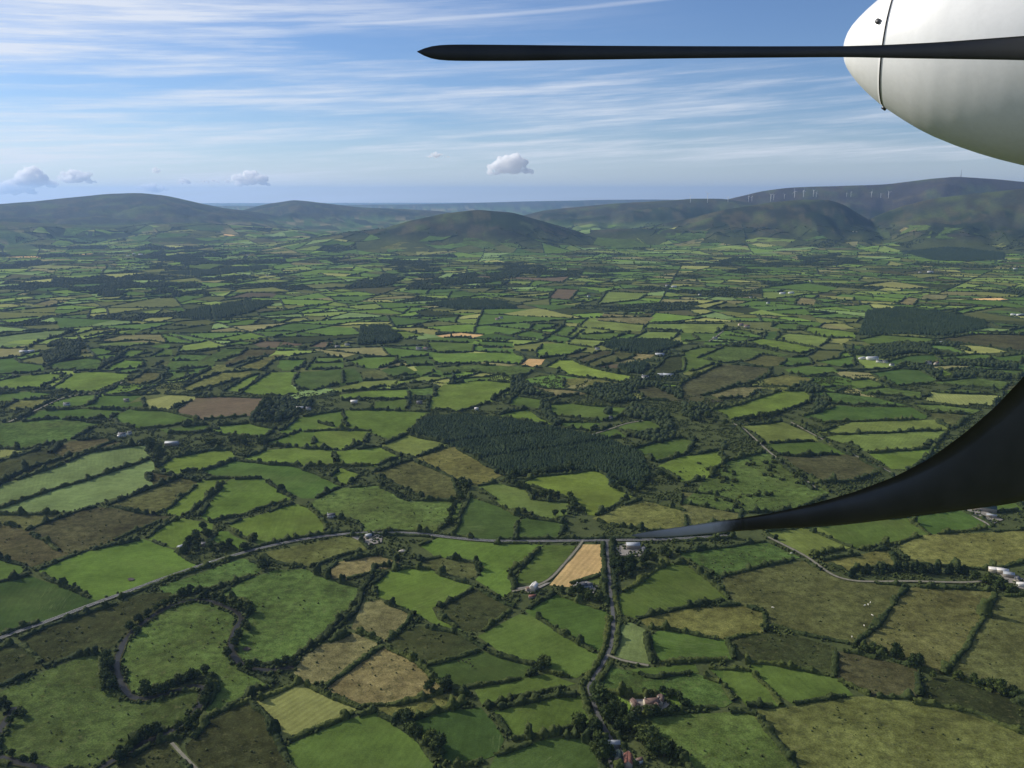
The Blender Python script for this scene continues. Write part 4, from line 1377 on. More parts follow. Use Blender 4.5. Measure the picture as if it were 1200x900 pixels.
# ------------------------------------------------------------------ conifer woods
def conifer_wood(spc, poly, seed, h0, name, label, mat):
    rng = np.random.default_rng(seed)
    w = np.array([hit_terrain(u, v)[:2] if v < 330 else g(u, v) for u, v in poly])
    c = w.mean(0); rot = 0.35
    R = np.array([[math.cos(rot), -math.sin(rot)], [math.sin(rot), math.cos(rot)]])
    ww = (w - c) @ R
    lo, hi = ww.min(0), ww.max(0)
    X, Y = np.meshgrid(np.arange(lo[0], hi[0], spc), np.arange(lo[1], hi[1], spc * 0.8))
    xy = np.stack([X.ravel(), Y.ravel()], -1) + rng.normal(size=(X.size, 2)) * spc * 0.22
    row = np.round((X.ravel() - lo[0]) / spc).astype(int)
    xy = xy @ R.T + c
    k = inside(w, xy[:, 0], xy[:, 1]) & (rng.random(len(xy)) > 0.04) & ((row % 14) != 0)
    if seed == 0:   # the rides that cross the main plantation
        for (a, b) in (((478, 525), (655, 505)), ((560, 538), (690, 520))):
            p0, p1 = np.array(g(*a)), np.array(g(*b)); dd = (p1 - p0) / np.linalg.norm(p1 - p0)
            dist = np.abs((xy - p0) @ np.array([-dd[1], dd[0]])); k &= dist > 6.0
    xy = xy[k]; n = len(xy)
    z = terrain(xy[:, 0], xy[:, 1]) if np.hypot(*c) > 4200 else np.zeros(n)
    h = h0 * (0.8 + 0.4 * rng.random(n)) * (0.85 + 0.3 * vnoise(xy[:, 0] / 40, xy[:, 1] / 40, 5)); r = spc * 0.66 * (0.8 + 0.4 * rng.random(n))
    S = 7 if spc < 8 else 5
    th = np.arange(S) * 2 * PI / S
    parts_v, parts_f, off = [], [], 0
    for (zb, zt, rs_) in (((0.15, 0.8, 1.0), (0.45, 1.0, 0.72)) if spc < 8 else ((0.0, 1.0, 1.0),)):
        jr = 1 + (rng.random((n, S)) - 0.5) * 0.6
        ring = np.stack([xy[:, None, 0] + np.cos(th)[None] * r[:, None] * rs_ * jr, xy[:, None, 1] + np.sin(th)[None] * r[:, None] * rs_ * jr,
                         np.repeat((z + h * zb)[:, None], S, 1) + rng.random((n, S)) * h[:, None] * .1], -1)
        tip = np.concatenate([xy + rng.normal(size=(n, 2)) * .2, (z + h * zt)[:, None]], -1)[:, None]
        v = np.concatenate([ring, tip], 1).reshape(-1, 3)
        b = (np.arange(n) * (S + 1))[:, None]
        f = np.stack([b + np.arange(S)[None], b + (np.arange(S)[None] + 1) % S, np.repeat(b + S, S, 1)], -1).reshape(-1, 3)
        parts_v.append(v); parts_f.append(f + off); off += len(v)
    obj(name, mesh_np(name, np.concatenate(parts_v), [np.concatenate(parts_f)], mat), kind='stuff', label=label, category='conifer wood')


FL = ['dark conifer plantation planted in rows beside the green fields', 'dark spur of conifers at the right end of the plantation', 'square dark conifer wood in the middle distance',
      'dark strip of conifers between green fields', 'small dark conifer block beside a tan patch', 'wide dark conifer wood on the right', 'dark distant conifer wood on the left',
      'thin dark conifer wood in the distance', 'far dark forest below the right hills', 'far dark forest band below the left hills']
for i, (spc, poly) in enumerate(forests):
    conifer_wood(spc * 0.85, poly, i, 8.5 if spc < 8 else 14, 'conifer_wood', FL[i], M_CONIFER)

# ------------------------------------------------------------------ the farmland beyond: cells split at random, hedged along every cut
rb = random.Random(17)
cells, chords = [], []


def split(poly, depth):
    n = len(poly)
    area = 0.5 * abs(sum(poly[i][0] * poly[(i + 1) % n][1] - poly[(i + 1) % n][0] * poly[i][1] for i in range(n)))
    cx = sum(p[0] for p in poly) / n; cy = sum(p[1] for p in poly) / n
    d = math.hypot(cx, cy)
    if area < 4e6 and (abs(cx) > 0.68 * cy + 500 or d > 11500 or cy < 1800):
        return
    target = (10500 + 3.0 * max(d - 2500, 0)) * math.exp(rb.gauss(0.45, 0.7))
    if area < target or depth > 22:
        cells.append(poly); return
    # longest extent
    best = None
    for k in range(12):
        a = k * PI / 12; c, s = math.cos(a), math.sin(a)
        pr = [p[0] * c + p[1] * s for p in poly]
        e = max(pr) - min(pr)
        if best is None or e > best[0]:
            best = (e, a)
    a = best[1] + rb.gauss(0, 0.13)
    if rb.random() < 0.13 and area < 3e5:
        a += PI / 2
    c, s = math.cos(a), math.sin(a)
    pr = [p[0] * c + p[1] * s for p in poly]
    m = min(pr) + (max(pr) - min(pr)) * (0.5 + rb.uniform(-0.14, 0.14))
    A, B, cut = [], [], []
    for i in range(n):
        p, q = poly[i], poly[(i + 1) % n]; dp, dq = pr[i] - m, pr[(i + 1) % n] - m
        (A if dp <= 0 else B).append(p)
        if (dp <= 0) != (dq <= 0):
            t = dp / (dp - dq); x = (p[0] + (q[0] - p[0]) * t, p[1] + (q[1] - p[1]) * t)
            A.append(x); B.append(x); cut.append(x)
    if len(cut) == 2:
        chords.append((cut[0], cut[1], depth))
    if len(A) > 2:
        split(A, depth + 1)
    if len(B) > 2:
        split(B, depth + 1)


split([(-8800, 1700), (8800, 1700), (8800, 11500), (-8800, 11500)], 0)
V_LIM = 384.0
MASK = np.zeros((901, 1301), bool)
MASK[470:] = True
for pp in [p for _, p in fields] + [p for _, p in forests]:
    pa = np.array(pp); u0, v0 = np.floor(pa.min(0)).astype(int); u1, v1 = np.ceil(pa.max(0)).astype(int)
    u0, v0, u1, v1 = max(u0, -50), max(v0, 0), min(u1, 1250), min(v1, 900)
    if u1 > u0 and v1 > v0:
        U_, V_ = np.meshgrid(np.arange(u0, u1 + 1), np.arange(v0, v1 + 1))
        MASK[v0:v1 + 1, u0 + 50:u1 + 51] |= inside(pp, U_ + 0.01, V_ + 0.01)


def covered(u, v):
    u = np.atleast_1d(u); v = np.atleast_1d(v)
    return MASK[np.clip(np.rint(v), 0, 900).astype(int), np.clip(np.rint(u) + 50, 0, 1300).astype(int)]


fv, ff, fc, off = [], [], [], 0
FC = ['G'] * 7 + ['B'] * 5 + ['D'] * 3 + ['E'] * 5 + ['L'] * 5 + ['O'] * 4 + ['R'] * 2 + ['A'] * 3 + ['Y'] * 2 + ['S'] * 2 + ['P'] * 3 + ['K'] * 2
woods = []
CC = np.array([np.mean(p, axis=0) for p in cells])
CH, CK = terrain(CC[:, 0], CC[:, 1], True)
CU, CV = pix(CC[:, 0], CC[:, 1])
CCOV = covered(CU, CV)
DARKK = [k for k, hl in enumerate(HILLS) if hl[6] == 'dark']
CW = fbm(CC[:, 0] / 380, CC[:, 1] / 300, 301); CO = fbm(CC[:, 0] / 700, CC[:, 1] / 700, 305)
for ci, poly in enumerate(cells):
    P = np.array(poly); c = CC[ci]; u, v, h = CU[ci], CV[ci], CH[ci]
    if CCOV[ci] or h > 200 or not (-60 < u < 1260):
        continue
    hl_ = 60 if CK[ci] in DARKK else 110
    if h > hl_ and rb.random() < (h - hl_) / 80:
        continue
    leftish = sstep(760, 300, np.array(u)) * sstep(350, 335, np.array(v)) * sstep(283, 296, np.array(v))
    if CW[ci] + 0.06 * leftish > 0.70 - 0.06 * rb.random():
        woods.append(P); continue
    typ = rb.choice(FC)
    if CO[ci] > 0.6 and typ in 'GBL' and rb.random() < 0.5:
        typ = 'O'
    if rb.random() < 0.003:
        typ = 'T'
    col = np.array(TYPES[typ][0]) * (1.0 + 0.5 * rb.random())
    Q = c + (P - c) * 0.985
    e = densify([tuple(p) for p in Q] + [tuple(Q[0])], 60)[:-1]
    x, y = disp(e[:, 0], e[:, 1])
    lift = 0.6 + max(0, math.hypot(*c) - 5000) / 5000 * 2.5
    if CK[ci] >= 0 and h > 25 and np.ptp(terrain(x, y)) > 55:
        continue
    n = len(x)
    xy2 = np.concatenate([np.stack([x, y], -1), np.stack([c[0] + (x - c[0]) * .5, c[1] + (y - c[1]) * .5], -1), [c]])
    vv = np.c_[xy2, np.full(len(xy2), lift)]
    k = np.arange(n); kn = (k + 1) % n
    tri = np.concatenate([np.stack([k, kn, n + kn], -1), np.stack([k, n + kn, n + k], -1), np.stack([n + k, n + kn, np.full(n, 2 * n)], -1)])
    ar = np.cross(vv[tri[:, 1], :2] - vv[tri[:, 0], :2], vv[tri[:, 2], :2] - vv[tri[:, 0], :2])
    tri[ar < 0] = tri[ar < 0][:, ::-1]
    fv.append(vv); ff.append(tri + off); off += len(vv); fc.append(np.repeat(col[None], len(vv), 0))
fv = np.concatenate(fv); fv[:, 2] += terrain(fv[:, 0], fv[:, 1]); fv = [fv]
me = mesh_np('far_fields', np.concatenate(fv), [np.concatenate(ff)], None)
ca = me.color_attributes.new('Col', 'FLOAT_COLOR', 'POINT')
cc = np.concatenate(fc); ca.data.foreach_set('color', np.c_[cc, np.ones(len(cc))].astype(np.float32).ravel())
m, nt, b = new_mat('far_grass')
at = N(nt, 'ShaderNodeAttribute', attribute_name='Col'); geo = N(nt, 'ShaderNodeNewGeometry')
c_ = mix_n(nt, 'MULTIPLY', 1.0, at.outputs['Color'], ramp_n(nt, noise_n(nt, geo.outputs['Position'], 0.02, 4, 0.65), [(0.3, (0.8, 0.78, 0.75)), (0.7, (1.2, 1.18, 1.1))]))
c_ = mix_n(nt, 'MULTIPLY', 1.0, c_, ramp_n(nt, noise_n(nt, geo.outputs['Position'], 0.15, 3, 0.65), [(0.3, g3(0.85)), (0.7, g3(1.15))]))
nt.links.new(c_, b.inputs['Base Color']); b.inputs['Roughness'].default_value = 0.95; b.inputs['Specular IOR Level'].default_value = 0.0
me.materials.append(m)
obj('farmland', me, kind='structure')

rf = np.random.default_rng(23)
hv, hq, ho = [], [], 0
tp = []
_pre, _all = [], []
for (p, q, dep) in chords:
    d = math.hypot((p[0] + q[0]) / 2, (p[1] + q[1]) / 2)
    a = densify([p, q], 7.0 if d < 4500 else (13.0 if d < 7500 else 24.0)) if abs(p[0] + q[0]) < 0.68 * abs(p[1] + q[1]) + 800 and d < 11000 else np.zeros((0, 2))
    _pre.append(a); _all.append(a)
_all = np.concatenate(_all); _h = terrain(_all[:, 0], _all[:, 1]); _pos = 0
for (p, q, dep), a in zip(chords, _pre):
    h = _h[_pos:_pos + len(a)]; _pos += len(a)
    if not len(a):
        continue
    L = math.hypot(p[0] - q[0], p[1] - q[1])
    mx, my = (p[0] + q[0]) / 2, (p[1] + q[1]) / 2
    d = math.hypot(mx, my)
    if abs(mx) > 0.68 * my + 400 or d > 11000 or L < 15:
        continue
    step = 7.0 if d < 4500 else (13.0 if d < 7500 else 24.0)
    u, v = pix(a[:, 0], a[:, 1])
    ok = ~covered(u, v)
    ok &= (h < 200) & (rf.random(len(a)) > 0.03) & (np.abs(a[:, 0]) < 0.68 * a[:, 1] + 200)
    if rf.random() < 0.10 or ok.sum() < 2:
        continue
    x, y = disp(a[:, 0], a[:, 1])
    s = np.arange(len(a)) * step; sd = rf.random() * 1000
    big = 1.0 + 0.7 * (rf.random() ** 2)
    hh = (3.0 + 4.4 * vnoise(s / 26, s * 0 + sd, 3) ** 2) * big * (0.7 + 0.6 * rf.random(len(a))); ww = (4.0 + 3.6 * vnoise(s / 33, s * 0 + sd, 4)) * big
    t = np.gradient(np.stack([x, y], -1), axis=0); t /= np.linalg.norm(t, axis=1)[:, None] + 1e-9
    n = np.stack([-t[:, 1], t[:, 0]], -1)
    ang = np.array([0, 0.75, PI - 0.75, PI]); k = 4
    jit = 1 + (rf.random((len(a), k)) - 0.5) * 0.5
    off_ = np.cos(ang)[None] * ww[:, None] * 0.5 * jit
    V = np.stack([x[:, None] + n[:, None, 0] * off_, y[:, None] + n[:, None, 1] * off_, h[:, None] - 0.5 + np.sin(ang)[None] ** 0.5 * hh[:, None] * jit], -1)
    i = np.nonzero(ok[:-1] & ok[1:])[0][:, None]; j = np.arange(k - 1)[None]
    q_ = np.stack([i * k + j, i * k + j + 1, (i + 1) * k + j + 1, (i + 1) * k + j], -1).reshape(-1, 4)
    if not len(q_):
        continue
    hv.append(V.reshape(-1, 3)); hq.append(q_ + ho); ho += len(a) * k
    dens = 0.26 if d < 4500 else 0.33
    sel = ok & (rf.random(len(a)) < dens * (0.3 + 1.4 * vnoise(x / 260, y / 260, 401)))
    if sel.any():
        tp.append(np.stack([x[sel], y[sel], h[sel]], -1))
obj('distant_hedge_growth', mesh_np('hedge_growth', np.concatenate(hv), [np.concatenate(hq)], M_FAR), kind='stuff', label='dark hedge growth dividing the distant patchwork of fields', category='hedges')
# copses
for P in woods:
    lo, hi = P.min(0), P.max(0); d = math.hypot(*P.mean(0))
    spc = 9 + max(0, d - 2500) / 5000 * 8
    n = int(np.prod(hi - lo) / spc ** 2)
    xy = lo + rf.random((n, 2)) * (hi - lo)
    k = inside(P, xy[:, 0], xy[:, 1]) & (vnoise(xy[:, 0] / 60, xy[:, 1] / 60, 77) > 0.22); xy = xy[k]
    xy = xy[~covered(*pix(xy[:, 0], xy[:, 1]))]
    tp.append(np.c_[xy, np.full(len(xy), -999.0)])
# loose belts among the traced fields further off
for fi, (typ, fi2, P) in enumerate(kept[60:]):
    w = np.array([g(u, v) for u, v in P]); d = np.hypot(*w.mean(0))
    if d < 1500:
        continue
    n = rf.poisson(len(w) * 0.16)
    if n:
        k = rf.integers(0, len(w), n); tp.append(np.c_[w[k] + rf.normal(size=(n, 2)) * 3, np.zeros(n)])
T = np.concatenate(tp)
_k = T[:, 2] < -900; T[_k, 2] = terrain(T[_k, 0], T[_k, 1])
dT = np.hypot(T[:, 0], T[:, 1])
r = (2.6 + 3.4 * rf.random(len(T)) ** 1.5) * np.interp(dT, [1500, 4000, 9000], [0.8, 0.9, 1.25])
T2 = T.copy(); T2[:, 2] += r * 0.75
nr = dT < 3600
bv, bf = blobs(T2[nr], r[nr], rf, ICO2, 1.05, 0.22)
obj('trees_and_copses', mesh_np('copse_growth', bv, [bf], M_FAR), kind='stuff', label='dark mass of copses and hedge trees in the middle distance', category='woodland')
bv, bf = blobs(T2[~nr], r[~nr], rf, ICO1, 1.05, 0.3)
obj('distant_woodland', mesh_np('distant_woodland', bv, [bf], M_FAR), kind='stuff', label='dark distant woodland and hedge trees on the plain', category='woodland')
# small groves without separate trees: the wooded bottoms between the traced fields
GROVES = [('V1', '370,130 450,110 560,150 560,220 450,250 330,280 280,220', 9), ('V2', '640,560 640,490 720,480 800,520 900,560 1040,520 1130,500 1190,540 1130,590 960,590 860,650 760,690 560,690', 9),
          ('V4', '0,380 60,370 130,440 190,500 60,500 0,500', 9), ('V4', '420,450 560,430 760,430 900,390 1050,440 1180,470 1200,540 1000,440 860,460 820,520 900,540 700,560 500,480', 9),
          ('V4', '780,650 850,570 960,600 1080,630 1130,720 1110,770 1000,690 860,660', 8), ('V4', '500,580 700,610 700,640 510,620', 8), ('V4', '830,850 860,790 1000,750 1180,790 1000,850', 8),
          ('V4', '200,560 240,540 280,640 340,700 300,720 220,640', 8), ('V5', '0,560 120,570 250,640 320,650 340,700 300,880 260,880 250,700 100,680 0,640', 9),
          ('V6', '150,160 370,130 500,150 580,120 700,140 780,180 900,220 700,220 560,210 400,200 180,250', 9), ('V6', '660,250 900,260 1160,290 1160,320 900,300 660,290', 9),
          ('V6', '700,320 900,330 1110,370 1080,400 860,370 700,380', 9), ('V6', '330,270 480,300 620,340 600,380 450,320', 9), ('V5', '820,420 920,420 980,470 960,540 1040,560 980,620 900,640 940,560 880,490', 9),
          ('V1', '700,170 860,170 850,240 700,320 720,280 860,210', 10), ('U2', '100,450 200,400 500,410 640,420 560,470 300,480 0,470', 15), ('U1', '230,480 400,460 700,450 740,500 560,510 450,520', 15),
          ('U3', '400,360 560,350 620,380 540,395 420,390', 14), ('U1', '400,380 600,340 880,350 860,380 600,400', 16), ('U3', '560,700 700,680 820,670 880,670 1010,690 1000,710 800,700 700,720', 10)]
gp = []
for tag, s, spc in GROVES:
    w = np.array([g(u, v) for u, v in conv(tag, s)])
    lo, hi = w.min(0), w.max(0); n = int(np.prod(hi - lo) / spc ** 2 * 1.3)
    xy = lo + rf.random((n, 2)) * (hi - lo); xy = xy[inside(w, xy[:, 0], xy[:, 1])]
    dg_ = np.hypot(xy[:, 0], xy[:, 1])
    xy = xy[(vnoise(xy[:, 0] / 90, xy[:, 1] / 140, 505) > np.where(dg_ > 3800, 0.52, 0.3))]
    gp.append(np.c_[xy, terrain(xy[:, 0], xy[:, 1])])
G_ = np.concatenate(gp); r = 3.4 + 3.0 * rf.random(len(G_)); G_[:, 2] += r * 0.9
bv, bf = blobs(G_, r, rf, ICO2, 1.15, 0.2)
obj('grove_growth', mesh_np('grove_growth', bv, [bf], M_FAR), kind='stuff', label='dark groves of trees around the farms of the middle distance', category='woodland')

# ------------------------------------------------------------------ buildings
def house(u, v, L, W, H, rz, wall_m, roof_m, label, chimneys=1, windows=3, group=None, name='farmhouse', cat='house', pitch=0.75, hip=False, z=None, pos=None, annex=None):
    if pos is None:
        x, y = g(u, v); z0 = float(terrain(x, y)) if math.hypot(x, y) > 4000 else 1.1
    else:
        x, y, z0 = pos
    t = empty(name, (x, y, z0), rz, label=label, category=cat, group=group)
    rh = W * 0.5 * pitch
    def gable(mb, x0, x1, w, h, r_h):
        mb.add([(x0, -w / 2, -0.8), (x1, -w / 2, -0.8), (x1, w / 2, -0.8), (x0, w / 2, -0.8), (x0, -w / 2, h), (x1, -w / 2, h), (x1, w / 2, h), (x0, w / 2, h), (x0, 0, h + r_h), (x1, 0, h + r_h)],
               [(0, 1, 5, 4), (2, 3, 7, 6), (0, 4, 8, 7, 3), (1, 2, 6, 9, 5), (0, 3, 2, 1)])
    mb = MB(); gable(mb, -L / 2, L / 2, W, H, rh)
    if annex:
        ax, al, aw = annex
        mb.box(ax - aw / 2, ax + aw / 2, -W / 2 - al, -W / 2 + 0.05, -0.8, H * 0.8)
    obj('wall', mb.mesh('wall', wall_m), t)
    rf_ = MB(); o = 0.4; th = 0.22
    for sgn in (1, -1):
        e = sgn * (W / 2 + o); ez = H - o * pitch
        a = [(-L / 2 - o, e, ez), (L / 2 + o, e, ez), (L / 2 + o, 0, H + rh + 0.02), (-L / 2 - o, 0, H + rh + 0.02)]
        bq = [(p[0], p[1], p[2] + th) for p in a]
        rf_.add(a + bq, [(0, 1, 2, 3), (7, 6, 5, 4), (0, 4, 5, 1), (1, 5, 6, 2), (2, 6, 7, 3), (3, 7, 4, 0)])
    if annex:
        ax, al, aw = annex
        y1, y0 = -W / 2 + 0.05, -W / 2 - al - o
        for sgn in (1, -1):
            e = ax + sgn * (aw / 2 + o); ez = H * 0.8 - o * pitch; rz_ = H * 0.8 + aw / 2 * pitch
            a = [(e, y0, ez), (e, y1, ez), (ax, y1, rz_), (ax, y0, rz_)]
            bq = [(p[0], p[1], p[2] + th) for p in a]
            rf_.add(a + bq, [(0, 1, 2, 3), (7, 6, 5, 4), (0, 4, 5, 1), (1, 5, 6, 2), (2, 6, 7, 3), (3, 7, 4, 0)])
    ro = obj('roof', rf_.mesh('roof', roof_m), t)
    for k in range(chimneys):
        cx = (-L / 2 + 0.7) if k == 0 else (L / 2 - 0.7)
        c = MB(); c.box(cx - 0.45, cx + 0.45, -0.35, 0.35, H + rh * 0.7, H + rh + 1.1); c.box(cx - 0.2, cx + 0.2, -0.2, 0.2, H + rh + 1.1, H + rh + 1.4)
        obj('chimney', c.mesh('chimney', wall_m), ro)
    if windows:
        for sgn in (-1, 1):
            for k in range(windows):
                wx = -L / 2 + (k + 0.5) * L / windows
                if sgn == -1 and k == windows // 2:
                    c = MB(); c.box(wx - 0.55, wx + 0.55, sgn * W / 2 - 0.06, sgn * W / 2 + 0.05, 0, 2.1); obj('door', c.mesh('door', M_DOOR), t); continue
                if annex and sgn == -1 and abs(wx - annex[0]) < annex[2] / 2 + 0.6:
                    continue
                c = MB(); c.box(wx - 0.6, wx + 0.6, sgn * W / 2 - 0.05, sgn * W / 2 + 0.04, 0.9, 2.1); wn = obj('window', c.mesh('window', M_GLASS), t)
                c = MB(); c.box(wx - 0.75, wx + 0.75, sgn * W / 2 + (0.0 if sgn > 0 else -0.14), sgn * W / 2 + (0.14 if sgn > 0 else 0.0), 0.75, 0.88); obj('sill', c.mesh('sill', M_STONE), wn)
    elif name == 'shed':
        c = MB(); c.box(L / 2 - 0.06, L / 2 + 0.06, -W * 0.25, W * 0.25, 0, H * 0.8); obj('sliding_door', c.mesh('sliding_door', M_STEEL), t)
    return t


def q3(x, y): return (600 + x / 3.46, 640 + y / 3.46)
def p4(x, y): return (x / 3, 450 + y / 3)
def p5(x, y): return (400 + x / 3, 450 + y / 3)
def p6(x, y): return (800 + x / 3, 450 + y / 3)
def q4(x, y): return (850 + x / 3.4286, 640 + y / 3.4286)


house(*q3(565, 650), 15, 8.5, 5.2, 0.15, M_CREAM, M_TILE, 'large brown roofed farmhouse with gabled wing among garden trees', 2, 5, annex=(3, 5, 6))
house(*q3(600, 640), 11, 6.5, 4.6, 1.35, M_CREAM, M_TILE, 'pinkish gabled house end standing against the large brown roofed farmhouse', 1, 3)
house(*q3(498, 650), 11, 5.5, 3.2, 1.9, M_CREAM, M_TILE, 'low narrow outbuilding beside the bright lawn', 0, 3, name='outbuilding', cat='outbuilding')
house(*q3(408, 815), 13, 6, 4, 0.02, M_STONE, M_TIN, 'grey tin roofed shed among dark trees at the bottom', 0, 0, name='shed', cat='shed')
house(*q3(430, 865), 10, 6, 3.5, 1.4, M_STONE, M_GTIN, 'dark green roofed shed between the grey and red sheds', 0, 0, name='shed', cat='shed')
house(*q3(470, 885), 14, 7.5, 4.5, 1.45, M_STONE, M_REDTIN, 'rusty red roofed shed at the bottom edge', 0, 0, name='shed', cat='shed')
house(*q3(515, 880), 6, 4, 3, 0.4, M_WHITE, M_TILE, 'small pale shed beside the rusty red shed', 0, 0, name='shed', cat='shed')
# farmhouse by the tan field
house(*q3(88, 178), 13, 8, 5.4, 1.2, M_CREAM, M_WTIN, 'cream gabled farmhouse at the end of the track beside the tan field', 1, 4)
house(*q3(68, 182), 7, 5, 3, 0.2, M_CREAM, M_TILE, 'small brown roofed outbuilding left of the cream farmhouse', 0, 2, name='outbuilding', cat='outbuilding')
house(*q3(82, 212), 9, 4, 2.6, 0.2, M_STONE, M_REDTIN, 'long low rusty shed in front of the cream farmhouse', 0, 0, name='shed', cat='shed')
# white house
house(*q3(282, 172), 13, 8, 4, 0.1, M_WHITE, M_SLATE, 'white slate roofed house on the corner of the tan field', 2, 5, annex=(-4, 4, 5))
house(*q3(310, 168), 10, 6, 3.2, 0.15, M_WHITE, M_SLATE, 'low white extension right of the white corner house', 0, 3, name='outbuilding', cat='outbuilding')
house(*q3(262, 178), 5, 4, 3, 1.3, M_WHITE, M_WTIN, 'small white garage left of the white corner house', 0, 0, name='garage', cat='garage')
# grey shed
house(*p5(1025, 577), 19, 12, 5.5, 0.03, M_STONE, M_TIN, 'big grey tin roofed shed in the yard right of the tan field', 0, 0, name='shed', cat='shed', pitch=0.4)
house(*p5(1063, 590), 7, 5, 4, 1.5, M_WHITE, M_SLATE, 'small gabled house right of the big grey shed', 1, 2)
# rubble yard buildings
house(*p5(95, 540), 9, 6, 3, 0.5, M_STONE, M_TIN, 'small grey shed in the rubble yard beside the main road', 0, 0, name='shed', cat='shed')
# far right sheds
house(*q4(1085, 105), 18, 9, 4.5, -0.25, M_CREAM, M_WTIN, 'pale roofed shed at the left of the white shed row', 0, 0, name='shed', cat='shed', pitch=0.4)
house(*q4(1112, 110), 14, 8, 5, -0.35, M_CREAM, M_WTIN, 'white roofed shed in the middle of the white shed row', 0, 0, name='shed', cat='shed', pitch=0.4)
house(*q4(1137, 124), 13, 9, 4.5, -0.4, M_STONE, M_TIN, 'grey roofed shed at the right of the white shed row', 0, 0, name='shed', cat='shed', pitch=0.4)
house(*q4(1170, 145), 9, 6, 4.5, 0.9, M_CREAM, M_SLATE, 'gabled stone house beyond the right end of the white sheds', 1, 2)
house(*q4(1195, 162), 14, 7, 3.5, -0.1, M_WHITE, M_WTIN, 'long pale shed at the right edge beside the white shed row', 0, 0, name='shed', cat='shed', pitch=0.4)
house(*p6(1060, 445), 34, 15, 6, -0.42, M_STONE, M_GTIN, 'long dark green shed under the dark propeller blade', 0, 0, name='shed', cat='shed', pitch=0.4)
house(*p6(1085, 470), 14, 6, 4, -0.42, M_STONE, M_TIN, 'grey lean shed beside the long dark green shed', 0, 0, name='shed', cat='shed', pitch=0.4)
house(*p6(1030, 432), 10, 7, 4, -0.4, M_STONE, M_SLATE, 'small slate roofed shed left of the long dark green shed', 0, 0, name='shed', cat='shed')
# left houses
house(*p4(430, 185), 15, 8, 5, 0.1, M_WHITE, M_SLATE, 'bright white house at the top of the pale green field', 2, 4)
house(*p4(455, 178), 9, 6, 4, 1.2, M_WHITE, M_SLATE, 'small white wing right of the bright white house', 1, 2)
house(*p4(418, 188), 5, 4, 3, 0.4, M_WHITE, M_WTIN, 'tiny white shed left of the bright white house', 0, 0, name='shed', cat='shed')
house(*p4(605, 215), 26, 13, 5, 0.05, M_STONE, M_TIN, 'wide grey farm shed behind the tall grove', 0, 0, name='shed', cat='shed', pitch=0.4)
house(*p4(235, 76), 14, 7, 4, 0.1, M_WHITE, M_SLATE, 'pale bungalow beside the lane on the left', 1, 3)
house(*p4(445, 62), 12, 7, 4, 0.3, M_CREAM, M_SLATE, 'garden house among trees left of the yellowish field', 1, 3)
house(*p4(635, 580), 9, 5, 3.2, 0.9, M_CREAM, M_TIN, 'small pale hut on the left of the overgrown grove', 0, 2, name='hut', cat='hut')
house(*p4(720, 10 + 560), 8, 5, 3.4, 0.2, M_STONE, M_SLATE, 'low slate house hidden in the overgrown grove', 1, 2)
house(*p4(1165, 470), 12, 7, 4, 0.2, M_WHITE, M_SLATE, 'house beside the brown field near the road bend', 1, 3)
house(*p4(1050, 90), 22, 10, 4.5, 0.15, M_STONE, M_WTIN, 'pale sheds roof in the grove right of the reddish brown field', 0, 0, name='shed', cat='shed', pitch=0.4)
house(*p4(1085, 92), 12, 7, 4.5, 0.2, M_WHITE, M_SLATE, 'white farmhouse in the grove right of the reddish brown field', 1, 3)
house(*p5(45, 68), 16, 8, 4.5, 0.1, M_CREAM, M_WTIN, 'pale farmhouse beside the tall round tree above the green field', 1, 3)
house(*p5(275, 70), 14, 8, 4, 0.05, M_STONE, M_SLATE, 'dark roofed bungalow in a small hedged garden', 1, 3)
house(*p5(475, 92), 9, 6, 3.5, 0.1, M_WHITE, M_WTIN, 'small white shed behind the plantation corner', 0, 0, name='shed', cat='shed')
house(*p5(945, 127), 8, 6, 6, 0.6, M_CREAM, M_SLATE, 'cream gate house at the meeting of hedged lanes', 1, 2)
house(*p5(1035, 95), 13, 8, 5, 0.3, M_WHITE, M_TILE, 'white farmhouse in the wooded garden right of the plantation', 1, 3)
house(*p5(1060, 115), 12, 7, 4, 1.0, M_CREAM, M_TILE, 'brown roofed barn in the wooded garden right of the plantation', 0, 0, name='shed', cat='shed')
FARH = [(700, 412, 'w'), (756, 444, 'w'), (776, 442, 's'), (783, 444, 's'), (773, 419, 's'), (587, 374, 'w'), (583, 376, 't'), (491, 411, 'w'), (499, 411, 't'), (407, 407, 'w'), (396, 410, 'w'),
        (1010, 421, 's'), (1022, 423, 's'), (1030, 426, 'w'), (1037, 427, 'w'), (1045, 429, 'w'), (1088, 428, 'w'), (1097, 430, 't'), (900, 357, 'w'), (917, 345, 's'), (927, 345, 's'), (868, 383, 't'), (875, 384, 't'),
        (838, 399, 'w'), (1078, 320, 'w'), (1090, 320, 's'), (1190, 316, 's'), (1195, 371, 's'), (1188, 370, 's'), (1000, 272, 'w'), (1004, 272, 'w'), (782, 336, 'w'), (790, 337, 's'), (157, 298, 's'), (165, 299, 's'),
        (150, 301, 's'), (28, 414, 's'), (36, 414, 's'), (232, 303, 'w'), (240, 301, 'w'), (313, 324, 'w'), (120, 318, 'w'), (690, 348, 'w'), (820, 346, 'w'), (1100, 404, 's'), (950, 330, 'w'), (640, 300, 'w'), (880, 350, 'w'), (290, 300, 'w'), (420, 330, 'w')]
LB = {'w': ('small distant white farmhouse with slate roof among the far fields', 'distant white farmhouses'), 's': ('distant grey roofed farm shed among the far fields', 'distant grey farm sheds'),
      't': ('distant brown roofed farm building among the far fields', 'distant brown roofed buildings')}
protos = {}
